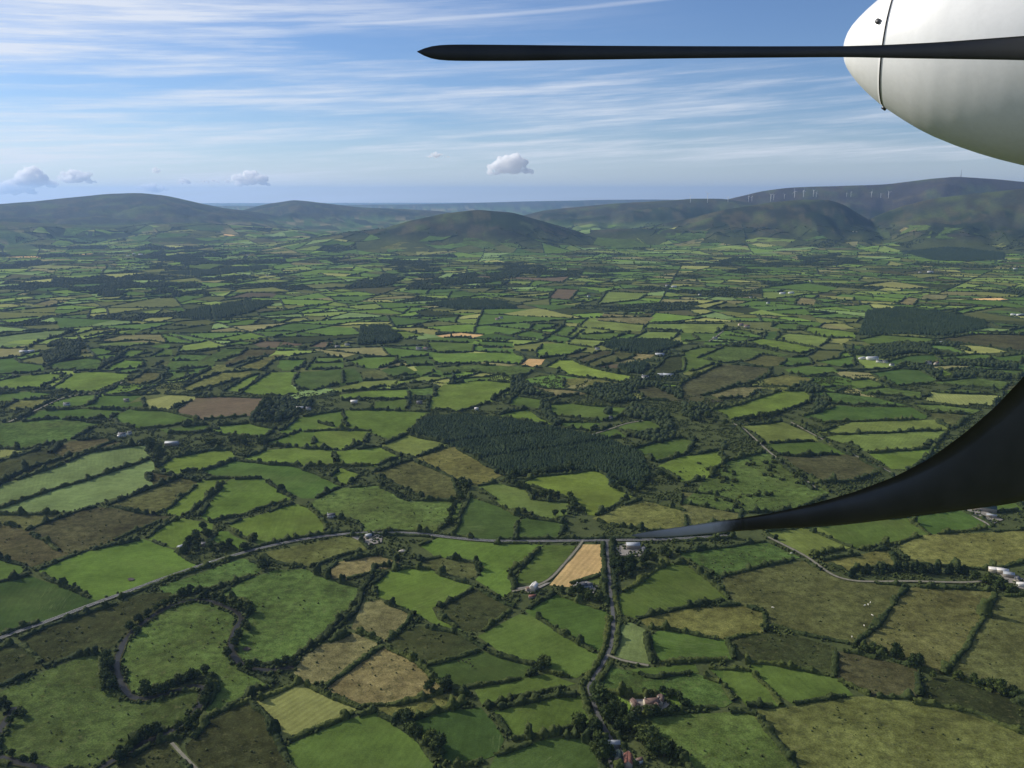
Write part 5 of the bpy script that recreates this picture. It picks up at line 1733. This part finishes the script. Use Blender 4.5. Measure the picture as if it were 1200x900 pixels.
for u, v, k in FARH:
    hx, hy, hz = hit_terrain(u, v)
    rz = rt.uniform(-0.5, 0.7)
    if k not in protos:
        protos[k] = {'w': lambda: house(0, 0, 15, 8, 5, rz, M_WHITE, M_SLATE, LB['w'][0], 1, 3, LB['w'][1], pos=(hx, hy, hz + 0.6)),
                     's': lambda: house(0, 0, 26, 13, 5.5, rz, M_WHITE, M_TIN, LB['s'][0], 0, 0, LB['s'][1], name='shed', cat='shed', pitch=0.4, pos=(hx, hy, hz + 0.6)),
                     't': lambda: house(0, 0, 17, 9, 5, rz, M_CREAM, M_TILE, LB['t'][0], 0, 3, LB['t'][1], pos=(hx, hy, hz + 0.6))}[k]()
        continue
    src = protos[k]
    r0 = src.copy(); COL.objects.link(r0); r0.location = (hx, hy, hz + 0.6); r0.rotation_euler = (0, 0, rz)
    s_ = rt.uniform(0.8, 1.3); r0.scale = (s_, s_, s_)
    for ch in src.children:
        c = ch.copy(); COL.objects.link(c); c.parent = r0
        for gch in ch.children:
            e = gch.copy(); COL.objects.link(e); e.parent = c

# rubble heaps in the roadside yard
for k, (x, y, s_, lab) in enumerate([(125, 535, 3.2, 'pale heap of rubble in the roadside yard'), (105, 550, 2.4, 'low stony heap nearest the green field in the roadside yard'), (215, 590, 3.5, 'reddish spoil heap behind the roadside yard')]):
    gx, gy = g(*p5(x, y))
    bv, bf = ICO3
    rg = np.random.default_rng(k)
    v = bv * (1 + 0.12 * rg.normal(size=(len(bv), 1))); v = v * (s_ * 1.4, s_, s_ * 0.55)
    o = obj('rubble_heap', mesh_np('rubble_heap', v, [bf], M_RUBBLE), label=lab, category='rubble heap'); o.location = (gx, gy, 1.0)

# ------------------------------------------------------------------ car on the main road
cx, cy = g(245, 660)
k = np.argmin(((road_pts[0][0] - (cx, cy)) ** 2).sum(1)); a = road_pts[0][0]; tg = a[k + 1] - a[k - 1]
rz = math.atan2(tg[1], tg[0]); nrm = np.array([-tg[1], tg[0]]) / np.hypot(*tg)
car = empty('car', (a[k][0] - nrm[0] * 1.6, a[k][1] - nrm[1] * 1.6, 1.40), rz, label='small white car driving on the grey main road', category='car')


def prism(name, prof, y0, y1, mat, parent, inset=0.0):
    n = len(prof)
    mb = MB()
    mb.add([(x, y0, z) for x, z in prof] + [(x, y1, z) for x, z in prof],
           [tuple(range(n)), tuple(reversed(range(n, 2 * n)))] + [(i, n + i, n + (i + 1) % n, (i + 1) % n) for i in range(n)])
    return obj(name, mb.mesh(name, mat), parent)


prism('body', [(-2.15, .35), (2.1, .35), (2.15, .75), (1.2, .95), (-2.0, 1.0), (-2.2, .8)], -.88, .88, M_CARP, car)
prism('cabin', [(-1.9, .98), (1.15, .95), (.35, 1.48), (-1.4, 1.5)], -.76, .76, M_CARP, car)
prism('windscreen', [(.42, 1.44), (1.13, .98), (1.18, 1.0), (.48, 1.46)], -.7, .7, M_GLASS, car)
for s in (-1, 1):
    prism('side_window', [(-1.5, 1.03), (.9, 1.03), (.3, 1.4), (-1.3, 1.42)], s * .765 - .006, s * .765 + .006, M_GLASS, car)
    for wx in (-1.35, 1.35):
        mb = MB(); mb.tube([(wx, s * .74, .33), (wx, s * .92, .33)], [.33, .33], 14); obj('wheel', mb.mesh('wheel', M_TYRE), car)
    mb = MB(); mb.box(2.09, 2.17, s * .62 - .16, s * .62 + .16, .6, .74); obj('headlight', mb.mesh('headlight', M_TURB), car)


# ------------------------------------------------------------------ cattle
def beast(mat):
    bm = bmesh.new()
    P = [(-1.0, 0, 1.05), (-.3, 0, 1.05), (.5, 0, 1.1), (.95, 0, 1.25), (1.3, 0, 1.05), (1.6, 0, .85)]
    R = [.34, .42, .42, .3, .2, .13]
    vs = [bm.verts.new(p) for p in P]
    ed = list(zip(vs[:-1], vs[1:])); RR = list(R)
    for (ix, s) in ((0, -1), (0, 1), (2, -1), (2, 1)):
        q = [bm.verts.new((P[ix][0] + .05, s * .22, .8)), bm.verts.new((P[ix][0] + (.12 if ix else -.08), s * .24, .45)), bm.verts.new((P[ix][0] + .03, s * .24, 0.02))]
        ed += [(vs[ix], q[0]), (q[0], q[1]), (q[1], q[2])]; RR += [.18, .09, .07]
    t = [bm.verts.new((-1.33, 0, .95)), bm.verts.new((-1.38, 0, .5))]; ed += [(vs[0], t[0]), (t[0], t[1])]; RR += [.05, .035]
    for s in (-1, 1):
        e = bm.verts.new((1.2, s * .33, 1.12)); ed.append((vs[4], e)); RR.append(.05)
    for a_, b_ in ed:
        bm.edges.new((a_, b_))
    me = bpy.data.meshes.new('cow_skin'); bm.to_mesh(me); bm.free()
    o = bpy.data.objects.new('cow_skin', me); link(o)
    md = o.modifiers.new('s', 'SKIN')
    for i, r_ in enumerate(RR):
        me.skin_vertices[0].data[i].radius = (r_, r_)
    me.skin_vertices[0].data[1].use_root = True
    sb = o.modifiers.new('b', 'SUBSURF'); sb.levels = 1; sb.render_levels = 1
    dg = bpy.context.evaluated_depsgraph_get(); dg.update()
    out = bpy.data.meshes.new_from_object(o.evaluated_get(dg)); out.name = 'cow'
    bpy.data.objects.remove(o)
    out.materials.clear(); out.materials.append(mat)
    return out


COWW, COWB = beast(M_COW), beast(M_COWB)
for (x, y) in [(560, 243), (573, 240), (582, 232), (590, 283), (557, 325), (508, 370), (190, 252), (264, 33)]:
    gx, gy = g(*q4(x, y)); o = obj('cow', COWW, label='cream cow grazing in the rough olive fields at lower right', category='cow', group='cream cattle on the olive fields')
    o.location = (gx, gy, 1.0); o.rotation_euler = (0, 0, rt.random() * 6.28); o.scale = (1.25,) * 3
for (x, y) in [(815, 470), (830, 466), (845, 472), (858, 462), (862, 478), (870, 490)]:
    gx, gy = g(300 + x / 3.4286, 640 + y / 3.4286); o = obj('cow', COWB, label='black cow standing in the dark green field below the straw plots', category='cow', group='black cattle in the dark green field')
    o.location = (gx, gy, 1.0); o.rotation_euler = (0, 0, rt.random() * 6.28); o.scale = (1.25,) * 3
# watering holes and bare patches
for i, (tag, s, nm) in enumerate([('P4', '445,685 455,680 472,684 468,690 450,692', 'bare_soil'), ('Q1', '985,412 1000,403 1018,410 1005,419 990,419', 'wet_hollow'), ('V4', '70,410 95,415 110,470 95,480', 'wet_hollow'), ('V5', '210,545 280,540 285,552 220,553', 'wet_hollow')]):
    w = [g(u, v) for (u, v) in conv(tag, s)]
    d = densify(w + [w[0]], 3)[:-1]; x, y = disp(d[:, 0], d[:, 1])
    obj(nm, poly_mesh(nm, list(zip(x, y)), 1.16 + 0.004 * i, M_SOIL if nm != 'x' else M_WATER), kind='structure')

# ------------------------------------------------------------------ wind turbines and the mast
TURB = [(809, 238, 9), (829, 238, 12), (853, 237, 7), (877, 237, 8), (903, 236, 9), (906.5, 235, 7), (919, 233, 5), (931, 232.5, 9), (941.5, 231.5, 9), (953, 231, 8), (956.5, 231, 6), (992, 231, 5), (997, 231.5, 6), (1021, 231, 7), (1032, 232, 5), (1041, 232.5, 8), (881, 236, 6)]
tm = MB(); tm.tube([(0, 0, -12), (0, 0, 30), (0, 0, 68)], [2.6, 2.2, 1.4], 10); TOWER = tm.mesh('tower', M_TURB)
tm = MB(); tm.box(-1.7, 1.7, -2.6, 6.5, 68, 71.6); tm.tube([(0, -2.6, 69.8), (0, -4.2, 69.8), (0, -5.2, 69.8)], [1.6, 1.4, .3], 10); NAC = tm.mesh('nacelle', M_TURB)
def blade_turb(a):
    mb = MB(); c, s = math.cos(a), math.sin(a)
    pts = []
    for r_, w_, t_ in ((1.2, 1.3, .9), (6, 3.0, .6), (20, 2.0, .4), (37, .5, .15)):
        pts.append([(c * r_ - s * w_ / 2 * k1, -4.0 + t_ * k2, 69.8 + s * r_ + c * w_ / 2 * k1) for k1, k2 in ((-1, 0), (0, 1), (1, 0), (0, -1))])
    vs = [p for q in pts for p in q]
    fs = [(i * 4 + k, i * 4 + (k + 1) % 4, i * 4 + 4 + (k + 1) % 4, i * 4 + 4 + k) for i in range(3) for k in range(4)] + [(0, 3, 2, 1), (12, 13, 14, 15)]
    mb.add(vs, fs); return mb.mesh('blade', M_TURB)
rt2 = random.Random(4)
for i, (u, v, hp) in enumerate(TURB):
    x, y, z = hit_terrain(u, v)
    d = math.hypot(x, y)
    scl = min(1.7, max(0.6, hp * d / 1000 / 69.8 * 0.78))
    t = empty('wind_turbine', (x, y, z), rt2.uniform(-0.5, 0.7), label='tiny white wind turbine on the moorland ridge below the right summit', category='wind turbine', group='wind turbines along the right ridge')
    if i == 1:
        t['label'] = 'tallest white wind turbine, second from the left on the right ridge'
    if i == 0:
        t['label'] = 'white wind turbine at the left end of the ridge row'
    if i == 15:
        t['label'] = 'white wind turbine at the right end of the ridge row'
    t.scale = (scl,) * 3
    for nm, me in (('tower', TOWER), ('nacelle', NAC)):
        link(bpy.data.objects.new(nm, me), t)
    a0 = rt2.random() * 2
    for k in range(3):
        link(bpy.data.objects.new('blade', blade_turb(a0 + k * 2 * PI / 3)), t)
x, y, z = hit_terrain(1126, 207.3)
mast = empty('radio_mast', (x, y, z), 0, label='thin grey radio mast on the highest right hand summit', category='radio mast')
mb = MB()
for k in range(3):
    a = k * 2 * PI / 3
    mb.tube([(math.cos(a) * 5, math.sin(a) * 5, -10), (math.cos(a) * 1.6, math.sin(a) * 1.6, 110)], [1.3, .8], 6)
for zz in range(0, 110, 10):
    r_ = 5 - 3.4 * (zz + 10) / 120
    P = [(math.cos(k * 2.0944) * r_, math.sin(k * 2.0944) * r_, zz + (0 if k % 2 else 5)) for k in range(4)]
    mb.tube(P, [.5] * 4, 4)
obj('lattice', mb.mesh('lattice', M_STEEL), mast)
mb = MB(); mb.tube([(0, 0, 104), (0, 0, 140)], [1.2, .6], 6); obj('antenna', mb.mesh('antenna', M_TURB), mast)
for k in range(3):
    mb = MB(); a = k * 2.1; mb.tube([(math.cos(a) * 3, math.sin(a) * 3, 70 + 9 * k), (math.cos(a) * 4.2, math.sin(a) * 4.2, 70 + 9 * k)], [2.2, 2.2], 10); obj('dish', mb.mesh('dish', M_TURB), mast)

# ------------------------------------------------------------------ aircraft propeller and spinner
def at_depth(u, v, t):
    r = ray(u, v); return np.array([r[0] * t, r[1] * t, CAM_H + r[2] * t])


M_SPIN, nt, b = new_mat('spinner_white_paint')
tc = N(nt, 'ShaderNodeTexCoord')
f = noise_n(nt, tc.outputs['Object'], 6.0, 5, 0.7); f2 = noise_n(nt, tc.outputs['Object'], 60.0, 3, 0.6)
c_ = mix_n(nt, 'MULTIPLY', 1.0, (0.9, 0.9, 0.88), ramp_n(nt, f, [(0.3, g3(0.93)), (0.7, g3(1.03))]))
c_ = mix_n(nt, 'MULTIPLY', 1.0, c_, ramp_n(nt, f2, [(0.35, g3(0.97)), (0.6, g3(1.0))]))
nt.links.new(c_, b.inputs['Base Color']); b.inputs['Roughness'].default_value = 0.32; b.inputs['Specular IOR Level'].default_value = 0.5
b.inputs['Coat Weight'].default_value = 0.3; b.inputs['Coat Roughness'].default_value = 0.15
M_BLADE = plain('blade_black_rubber', (0.024, 0.022, 0.02), 0.42, 0.4, 0, 0.4, 9.0)
M_TIP, nt, b = new_mat('blade_tip_grey_blur')  # tip paint with its hazy blur coloured in, grey fading to black
tc = N(nt, 'ShaderNodeTexCoord'); sx = N(nt, 'ShaderNodeSeparateXYZ'); nt.links.new(tc.outputs['Generated'], sx.inputs[0])
wn = noise_n(nt, tc.outputs['Object'], 14.0, 5, 0.7)
wx = math_n(nt, 'ADD', sx.outputs[0], math_n(nt, 'MULTIPLY', math_n(nt, 'SUBTRACT', wn, 0.5), 0.35))
nt.links.new(ramp_n(nt, wx, [(0.0, (0.16, 0.16, 0.165)), (0.35, (0.34, 0.34, 0.35)), (0.7, (0.36, 0.36, 0.365)), (0.97, (0.02, 0.019, 0.018))]), b.inputs['Base Color'])
b.inputs['Roughness'].default_value = 0.45
M_SEAM = plain('dark_seam', (0.015, 0.015, 0.017), 0.7)
M_BOLT = plain('steel_fastener', (0.1, 0.1, 0.105), 0.4, 0.5, 0.6)

tip_p = at_depth(989.5, 55, 3.2); hub_az = math.radians(58)
hub_p = at_depth(1295, 51, 2.79)
axis = (hub_p - tip_p); Lax = np.linalg.norm(axis); axis /= Lax
e1 = np.cross(axis, (0, 0, 1)); e1 /= np.linalg.norm(e1); e2 = np.cross(e1, axis)
engine = empty('aircraft_engine', tuple(hub_p), 0, label='white propeller spinner with two dark curved blades at the upper right', category='aircraft engine')
hubv = Vector(hub_p)


def lathe(prof, n=72):
    mb = MB(); vs = []
    for s, r_ in prof:
        for k in range(n):
            a = 2 * PI * k / n
            vs.append(tip_p + axis * s + (e1 * math.cos(a) + e2 * math.sin(a)) * r_ - hub_p)
    fs = []
    for i in range(len(prof) - 1):
        for k in range(n):
            fs.append((i * n + k, i * n + (k + 1) % n, (i + 1) * n + (k + 1) % n, (i + 1) * n + k))
    fs.append(tuple(range(n))); fs.append(tuple(reversed(range((len(prof) - 1) * n, len(prof) * n))))
    mb.add(vs, fs); return mb


PS = np.array([0, .004, .012, .025, .045, .07, .10, .13, .16, .20, .25, .3, .36, .44, .51, .575, .66, .75, .85, .95, 1.1])
PR = np.array([0.012, .036, .058, .08, .104, .13, .157, .181, .203, .228, .257, .284, .311, .340, .361, .378, .396, .41, .42, .426, .43])
SEAM_S = 0.172
def rad(s): return float(np.interp(s, PS, PR))
from math import inf
front = [(s, rad(s)) for s in np.linspace(0, 1, 40) ** 1.8 * (SEAM_S - 0.0028)]
back = [(SEAM_S + 0.0028, rad(SEAM_S + .0028))] + [(s, rad(s)) for s in np.linspace(SEAM_S + .01, 0.86, 40)]
obj('nose_cap', lathe(front).mesh('nose_cap', M_SPIN, True), engine)
body = obj('spinner', lathe(back).mesh('spinner', M_SPIN, True), engine)
for p in (bpy.data.objects['nose_cap'], body):
    for poly in p.data.polygons:
        if len(poly.vertices) > 4:
            poly.use_smooth = False
obj('seam_ring', lathe([(SEAM_S - .005, rad(SEAM_S) - .006), (SEAM_S, rad(SEAM_S) - 0.003), (SEAM_S + .006, rad(SEAM_S) - .003)]).mesh('seam_ring', M_SEAM, True), engine)
obj('nacelle', lathe([(0.90, .41), (0.93, .44), (1.0, .48), (1.3, .56), (1.9, .62), (2.6, .62)]).mesh('nacelle', M_SPIN, True), engine)
for adeg, s in ((17, SEAM_S - .028), (-93, SEAM_S + .004), (77, SEAM_S - .028), (137, SEAM_S - .028), (-163, SEAM_S - .028), (-120, SEAM_S - .028)):
    a = math.radians(adeg); r_ = rad(s)
    d_ = e1 * math.cos(a) + e2 * math.sin(a)
    p0 = tip_p + axis * s + d_ * (r_ - .004) - hub_p; p1 = p0 + (d_ * 0.85 - axis * .5) * .013
    mb = MB(); mb.tube([tuple(p0), tuple(p1)], [.0105, .009], 14); bo = obj('fastener', mb.mesh('fastener', M_BOLT), engine)

# blades: outlines set out in the plane of the disc, with their own thickness
pdir = np.array([-math.sin(math.radians(65)), -math.cos(math.radians(65)), 0.0])
pn = np.cross(pdir, (0, 0, 1)); pn /= np.linalg.norm(pn)
cam_p = np.array([0, 0, CAM_H])
if (cam_p - hub_p) @ pn < 0:
    pn = -pn
plane_p = hub_p + pn * 0.22


def on_disc(u, v):
    r = ray(u, v); t = ((plane_p - cam_p) @ pn) / (r @ pn)
    return cam_p + r * t


def blade_mesh(name, top, bot, n, thick, mat, s0=0.0, s1=1.0):
    def resample(P):
        P = np.array(P, float); s = np.r_[0, np.cumsum(np.hypot(*np.diff(P, axis=0).T))]; s /= s[-1]
        t = np.linspace(s0, s1, n)
        x = np.interp(t, s, P[:, 0]); y = np.interp(t, s, P[:, 1])
        for _ in range(3):
            x[1:-1] = (x[:-2] + 2 * x[1:-1] + x[2:]) / 4; y[1:-1] = (y[:-2] + 2 * y[1:-1] + y[2:]) / 4
        return np.stack([x, y], -1)
    A, B = resample(top), resample(bot)
    K = 9
    vs = []
    for i in range(n):
        a, c = on_disc(*A[i]), on_disc(*B[i])
        ch = np.linalg.norm(a - c)
        for side in (1, -1):
            for k in range(K if side == 1 else K):
                t = k / (K - 1)
                if side == -1:
                    t = 1 - t
                th = min(thick, ch * 0.22) * math.sin(PI * min(max(t, 0.0), 1.0)) ** 0.7
                vs.append(a * (1 - t) + c * t + pn * th * side * 0.5 - hub_p)
    m_ = 2 * K
    fs = []
    for i in range(n - 1):
        for k in range(m_):
            fs.append((i * m_ + k, i * m_ + (k + 1) % m_, (i + 1) * m_ + (k + 1) % m_, (i + 1) * m_ + k))
    fs.append(tuple(range(m_))); fs.append(tuple(reversed(range((n - 1) * m_, n * m_))))
    mb = MB(); mb.add(vs, fs)
    return mb.mesh(name, mat, True)


T1 = [(1330, 33), (1200, 42), (1100, 49.5), (1040, 52.5), (992, 54), (900, 54.2), (800, 54), (700, 53.5), (600, 52.5), (530, 52), (505, 53), (494, 55.5), (489, 60)]
B1 = [(1330, 78), (1200, 70.5), (1100, 69), (1040, 68), (992, 67), (900, 67.6), (800, 68.5), (700, 70), (600, 71.5), (530, 71.5), (505, 70), (494, 66.5), (489, 61)]
b1 = obj('blade', blade_mesh('blade', T1, B1, 90, 0.03, M_BLADE), engine, label='straight dark blade crossing in front of the spinner')
T2 = [(1330, 210), (1290, 320), (1245, 395), (1200, 441), (1165, 478), (1130, 508), (1090, 537), (1050, 558), (1000, 577), (950, 591), (900, 602), (868, 607)]
B2 = [(1430, 215), (1400, 400), (1310, 530), (1200, 588), (1160, 594), (1120, 599), (1080, 604), (1040, 609), (1000, 614), (950, 618), (900, 620), (868, 622)]
b2 = obj('blade', blade_mesh('blade', T2, B2, 90, 0.035, M_BLADE), engine, label='broad dark blade sweeping down to a grey tip')
TT = [(868.5, 607), (840, 611), (800, 617), (775, 620.5), (752, 624), (740, 627)]
TB = [(868.5, 622), (840, 624.5), (800, 628), (775, 629.5), (752, 630.5), (740, 628)]
obj('blade_tip', blade_mesh('blade_tip', TT, TB, 40, 0.02, M_TIP), b2, label='pale grey painted blade tip')

# ------------------------------------------------------------------ air
SUN_AZ, SUN_EL = math.radians(-62), math.radians(29)
m = bpy.data.materials.new('haze'); m.use_nodes = True; nt = m.node_tree
for n in list(nt.nodes):
    if n.type != 'OUTPUT_MATERIAL':
        nt.nodes.remove(n)
pv = N(nt, 'ShaderNodeVolumePrincipled')
pv.inputs['Color'].default_value = (0.38, 0.60, 1.0, 1)
pv.inputs['Density'].default_value = 2.3e-5
pv.inputs['Anisotropy'].default_value = 0.35
nt.links.new(pv.outputs[0], nt.nodes['Material Output'].inputs['Volume'])
mb = MB(); mb.box(-62000, 62000, -62000, 62000, -3, 1040)
obj('haze', mb.mesh('haze', m), kind='stuff', label='pale blue haze over the whole plain', category='haze')

# ------------------------------------------------------------------ cumulus clouds low over the horizon
mc = bpy.data.materials.new('cloud_vapour'); mc.use_nodes = True; nt = mc.node_tree
for n in list(nt.nodes):
    if n.type != 'OUTPUT_MATERIAL':
        nt.nodes.remove(n)
pv = N(nt, 'ShaderNodeVolumePrincipled'); pv.inputs['Color'].default_value = (1, 1, 1, 1); pv.inputs['Density'].default_value = 0.0045; pv.inputs['Anisotropy'].default_value = 0.05
nt.links.new(pv.outputs[0], nt.nodes['Material Output'].inputs['Volume'])
CLOUDS = [(16, 220, 44, 15, 'broad white cumulus cloud low at the left edge over the hill'), (40, 209, 30, 20, 'tall white cumulus cloud standing above the broad left edge cloud'), (90, 208, 42, 13, 'flat white cumulus cloud right of the broad left cloud'), (178, 221, 32, 10, 'small white cloud peeping over the left mountain'),
          (292, 211, 46, 15, 'white cumulus cloud above the second hill'), (246, 213, 26, 5, 'thin white cloud wisp left of the second hill cloud'), (217, 213.5, 11, 7, 'tiny round white cloud above the left mountain slope'),
          (597, 195, 48, 20, 'bright white cumulus cloud above the central hill'), (513, 182, 26, 6, 'faint flat cloud wisp left of the bright central cloud'), (183, 200, 9, 6, 'tiny white puff high over the left mountain')]
CD = 66000.0
for i, (u, v, w, h, lab) in enumerate(CLOUDS):
    rg = np.random.default_rng(50 + i)
    pm = CD / 1000
    W, Hh = w * pm, h * pm
    nb = int(14 + w * 0.5)
    cx_ = rg.normal(size=nb) * 0.24; cx_ = np.clip(cx_, -.46, .46)
    env = np.sqrt(np.clip(1 - (cx_ / .5) ** 2, 0.05, 1))
    rr = np.minimum(Hh * (0.16 + 0.2 * rg.random(nb)) * (0.5 + 0.5 * env), W * 0.2)
    C = np.stack([cx_ * W, rg.normal(size=nb) * W * 0.12, Hh * env * rg.random(nb) * 0.75 + rr * 0.4], -1)
    vs, fs, off = [], [], 0
    bv, bf = ico(3)
    for k in range(nb):
        v_ = bv * rr[k] * np.array([1.25, 1.25, 1.0]); v_[:, 2] = np.where(v_[:, 2] < 0, v_[:, 2] * 0.55, v_[:, 2])
        vs.append(v_ + C[k]); fs.append(bf + off); off += len(bv)
    me = mesh_np('cloud', np.concatenate(vs), [np.concatenate(fs)], None)
    tmp = bpy.data.objects.new('cloud_tmp', me); link(tmp)
    md = tmp.modifiers.new('r', 'REMESH'); md.mode = 'VOXEL'; md.voxel_size = max(Hh / 26, W / 110)
    dg = bpy.context.evaluated_depsgraph_get(); dg.update()
    out = bpy.data.meshes.new_from_object(tmp.evaluated_get(dg)); bpy.data.objects.remove(tmp)
    out.name = 'cloud'
    co = np.empty(len(out.vertices) * 3, np.float32); out.vertices.foreach_get('co', co); co = co.reshape(-1, 3).astype(float)
    q1 = Hh * 0.22
    for ax_ in range(3):
        co[:, ax_] += (fbm(co[:, 0] / q1 + 50 + ax_ * 13, co[:, 2] / q1 + co[:, 1] / q1 * .7 + 50, 900 + i + ax_, 4) - 0.5) * Hh * 0.30
    out.vertices.foreach_set('co', co.astype(np.float32).ravel()); out.update()
    out.materials.clear(); out.materials.append(mc)
    o = obj('cloud', out, label=lab, category='cloud')
    r = ray(u, v + h * 0.5); t = CD / math.hypot(r[0], r[1])
    o.location = (r[0] * t, r[1] * t, CAM_H + r[2] * t)

# ------------------------------------------------------------------ light and sky
sun_dir = Vector((math.sin(SUN_AZ) * math.cos(SUN_EL), math.cos(SUN_AZ) * math.cos(SUN_EL), math.sin(SUN_EL)))
sl = bpy.data.lights.new('sun', 'SUN'); sl.energy = 5.0; sl.angle = math.radians(0.53); sl.color = (1.0, 0.93, 0.82)
so_ = bpy.data.objects.new('sun', sl); link(so_); so_.location = (0, 0, 900)
so_.rotation_euler = (-sun_dir).to_track_quat('-Z', 'Y').to_euler()

world = bpy.data.worlds.new('World'); scene.world = world; world.use_nodes = True
nt = world.node_tree
bg = nt.nodes['Background']
sky = N(nt, 'ShaderNodeTexSky'); sky.sky_type = 'NISHITA'; sky.sun_disc = False
sky.sun_elevation = SUN_EL; sky.sun_rotation = SUN_AZ
sky.altitude = 500; sky.air_density = 1.0; sky.dust_density = 0.15; sky.ozone_density = 3.5
tc = N(nt, 'ShaderNodeTexCoord')
sep = N(nt, 'ShaderNodeSeparateXYZ'); nt.links.new(tc.outputs['Generated'], sep.inputs[0])
X, Y, Z = sep.outputs
hyp = math_n(nt, 'SQRT', math_n(nt, 'ADD', math_n(nt, 'MULTIPLY', X, X), math_n(nt, 'MULTIPLY', Y, Y)))
EL = math_n(nt, 'ARCTAN2', Z, hyp); AZ = math_n(nt, 'ARCTAN2', X, Y)
def vec(a, b_):
    c = N(nt, 'ShaderNodeCombineXYZ'); nt.links.new(a, c.inputs[0]); nt.links.new(b_, c.inputs[1]); return c.outputs[0]
tilt = math_n(nt, 'ADD', EL, math_n(nt, 'MULTIPLY', AZ, -0.05))
v1 = vec(math_n(nt, 'MULTIPLY', AZ, 2.2), math_n(nt, 'MULTIPLY', tilt, 34.0))
st1 = noise_n(nt, v1, 1.0, 6, 0.62)
v2 = vec(math_n(nt, 'MULTIPLY', AZ, 5.0), math_n(nt, 'MULTIPLY', tilt, 110.0))
st2 = noise_n(nt, v2, 1.0, 6, 0.65)
def ms(x, a, b_, c=0.0, d=1.0):
    n = N(nt, 'ShaderNodeMapRange'); n.interpolation_type = 'SMOOTHSTEP'
    nt.links.new(x, n.inputs[0]); n.inputs[1].default_value = a; n.inputs[2].default_value = b_; n.inputs[3].default_value = c; n.inputs[4].default_value = d
    return n.outputs[0]
streak = math_n(nt, 'MULTIPLY', ms(st1, 0.38, 0.60), ms(st2, 0.34, 0.64, 0.25, 1.0))
# the veil is thickest on the left and in the middle of the sky, and the upper right is clear
left = ms(AZ, 0.25, -0.45)
midband = math_n(nt, 'MULTIPLY', ms(EL, 0.02, 0.05), ms(EL, 0.155, 0.115))
cover = math_n(nt, 'MAXIMUM', math_n(nt, 'MULTIPLY', left, 0.9), math_n(nt, 'MULTIPLY', midband, 0.8))
veil_l = math_n(nt, 'MULTIPLY', math_n(nt, 'MULTIPLY', ms(math_n(nt, 'ADD', EL, math_n(nt, 'MULTIPLY', AZ, -0.28)), 0.24, 0.33), left), ms(st1, 0.25, 0.6, 0.45, 0.9))
cl = math_n(nt, 'ADD', math_n(nt, 'MULTIPLY', streak, cover), math_n(nt, 'ADD', math_n(nt, 'MULTIPLY', veil_l, 0.75), ms(EL, 0.085, 0.0, 0.0, 0.32)), clamp=True)
# high contrail
cline = math_n(nt, 'SUBTRACT', EL, math_n(nt, 'ADD', 0.1915, math_n(nt, 'ADD', math_n(nt, 'MULTIPLY', AZ, 0.075), math_n(nt, 'MULTIPLY', math_n(nt, 'SUBTRACT', st2, 0.5), 0.004))))
con = math_n(nt, 'MULTIPLY', ms(math_n(nt, 'ABSOLUTE', cline), 0.0032, 0.0), math_n(nt, 'MULTIPLY', ms(AZ, -0.28, -0.15), ms(AZ, 0.34, 0.2)))
cl = math_n(nt, 'ADD', cl, math_n(nt, 'MULTIPLY', con, 0.30), clamp=True)
skyc = mix_n(nt, 'MULTIPLY', 1.0, sky.outputs['Color'], (0.82, 0.90, 1.10))
colr = mix_n(nt, 'MIX', math_n(nt, 'MULTIPLY', cl, 0.85), skyc, (8.6, 9.0, 9.8))
nt.links.new(colr, bg.inputs['Color'])
bg.inputs['Strength'].default_value = 0.105

# ------------------------------------------------------------------ render settings
scene.render.engine = 'CYCLES'
cy_ = scene.cycles
cy_.use_denoising = True
cy_.max_bounces = 24; cy_.diffuse_bounces = 2; cy_.glossy_bounces = 2; cy_.volume_bounces = 24; cy_.transmission_bounces = 2
scene.view_settings.view_transform = 'Standard'
scene.view_settings.look = 'None'
scene.view_settings.exposure = -0.14
scene.view_settings.gamma = 1.0
scene.view_settings.use_curve_mapping = False
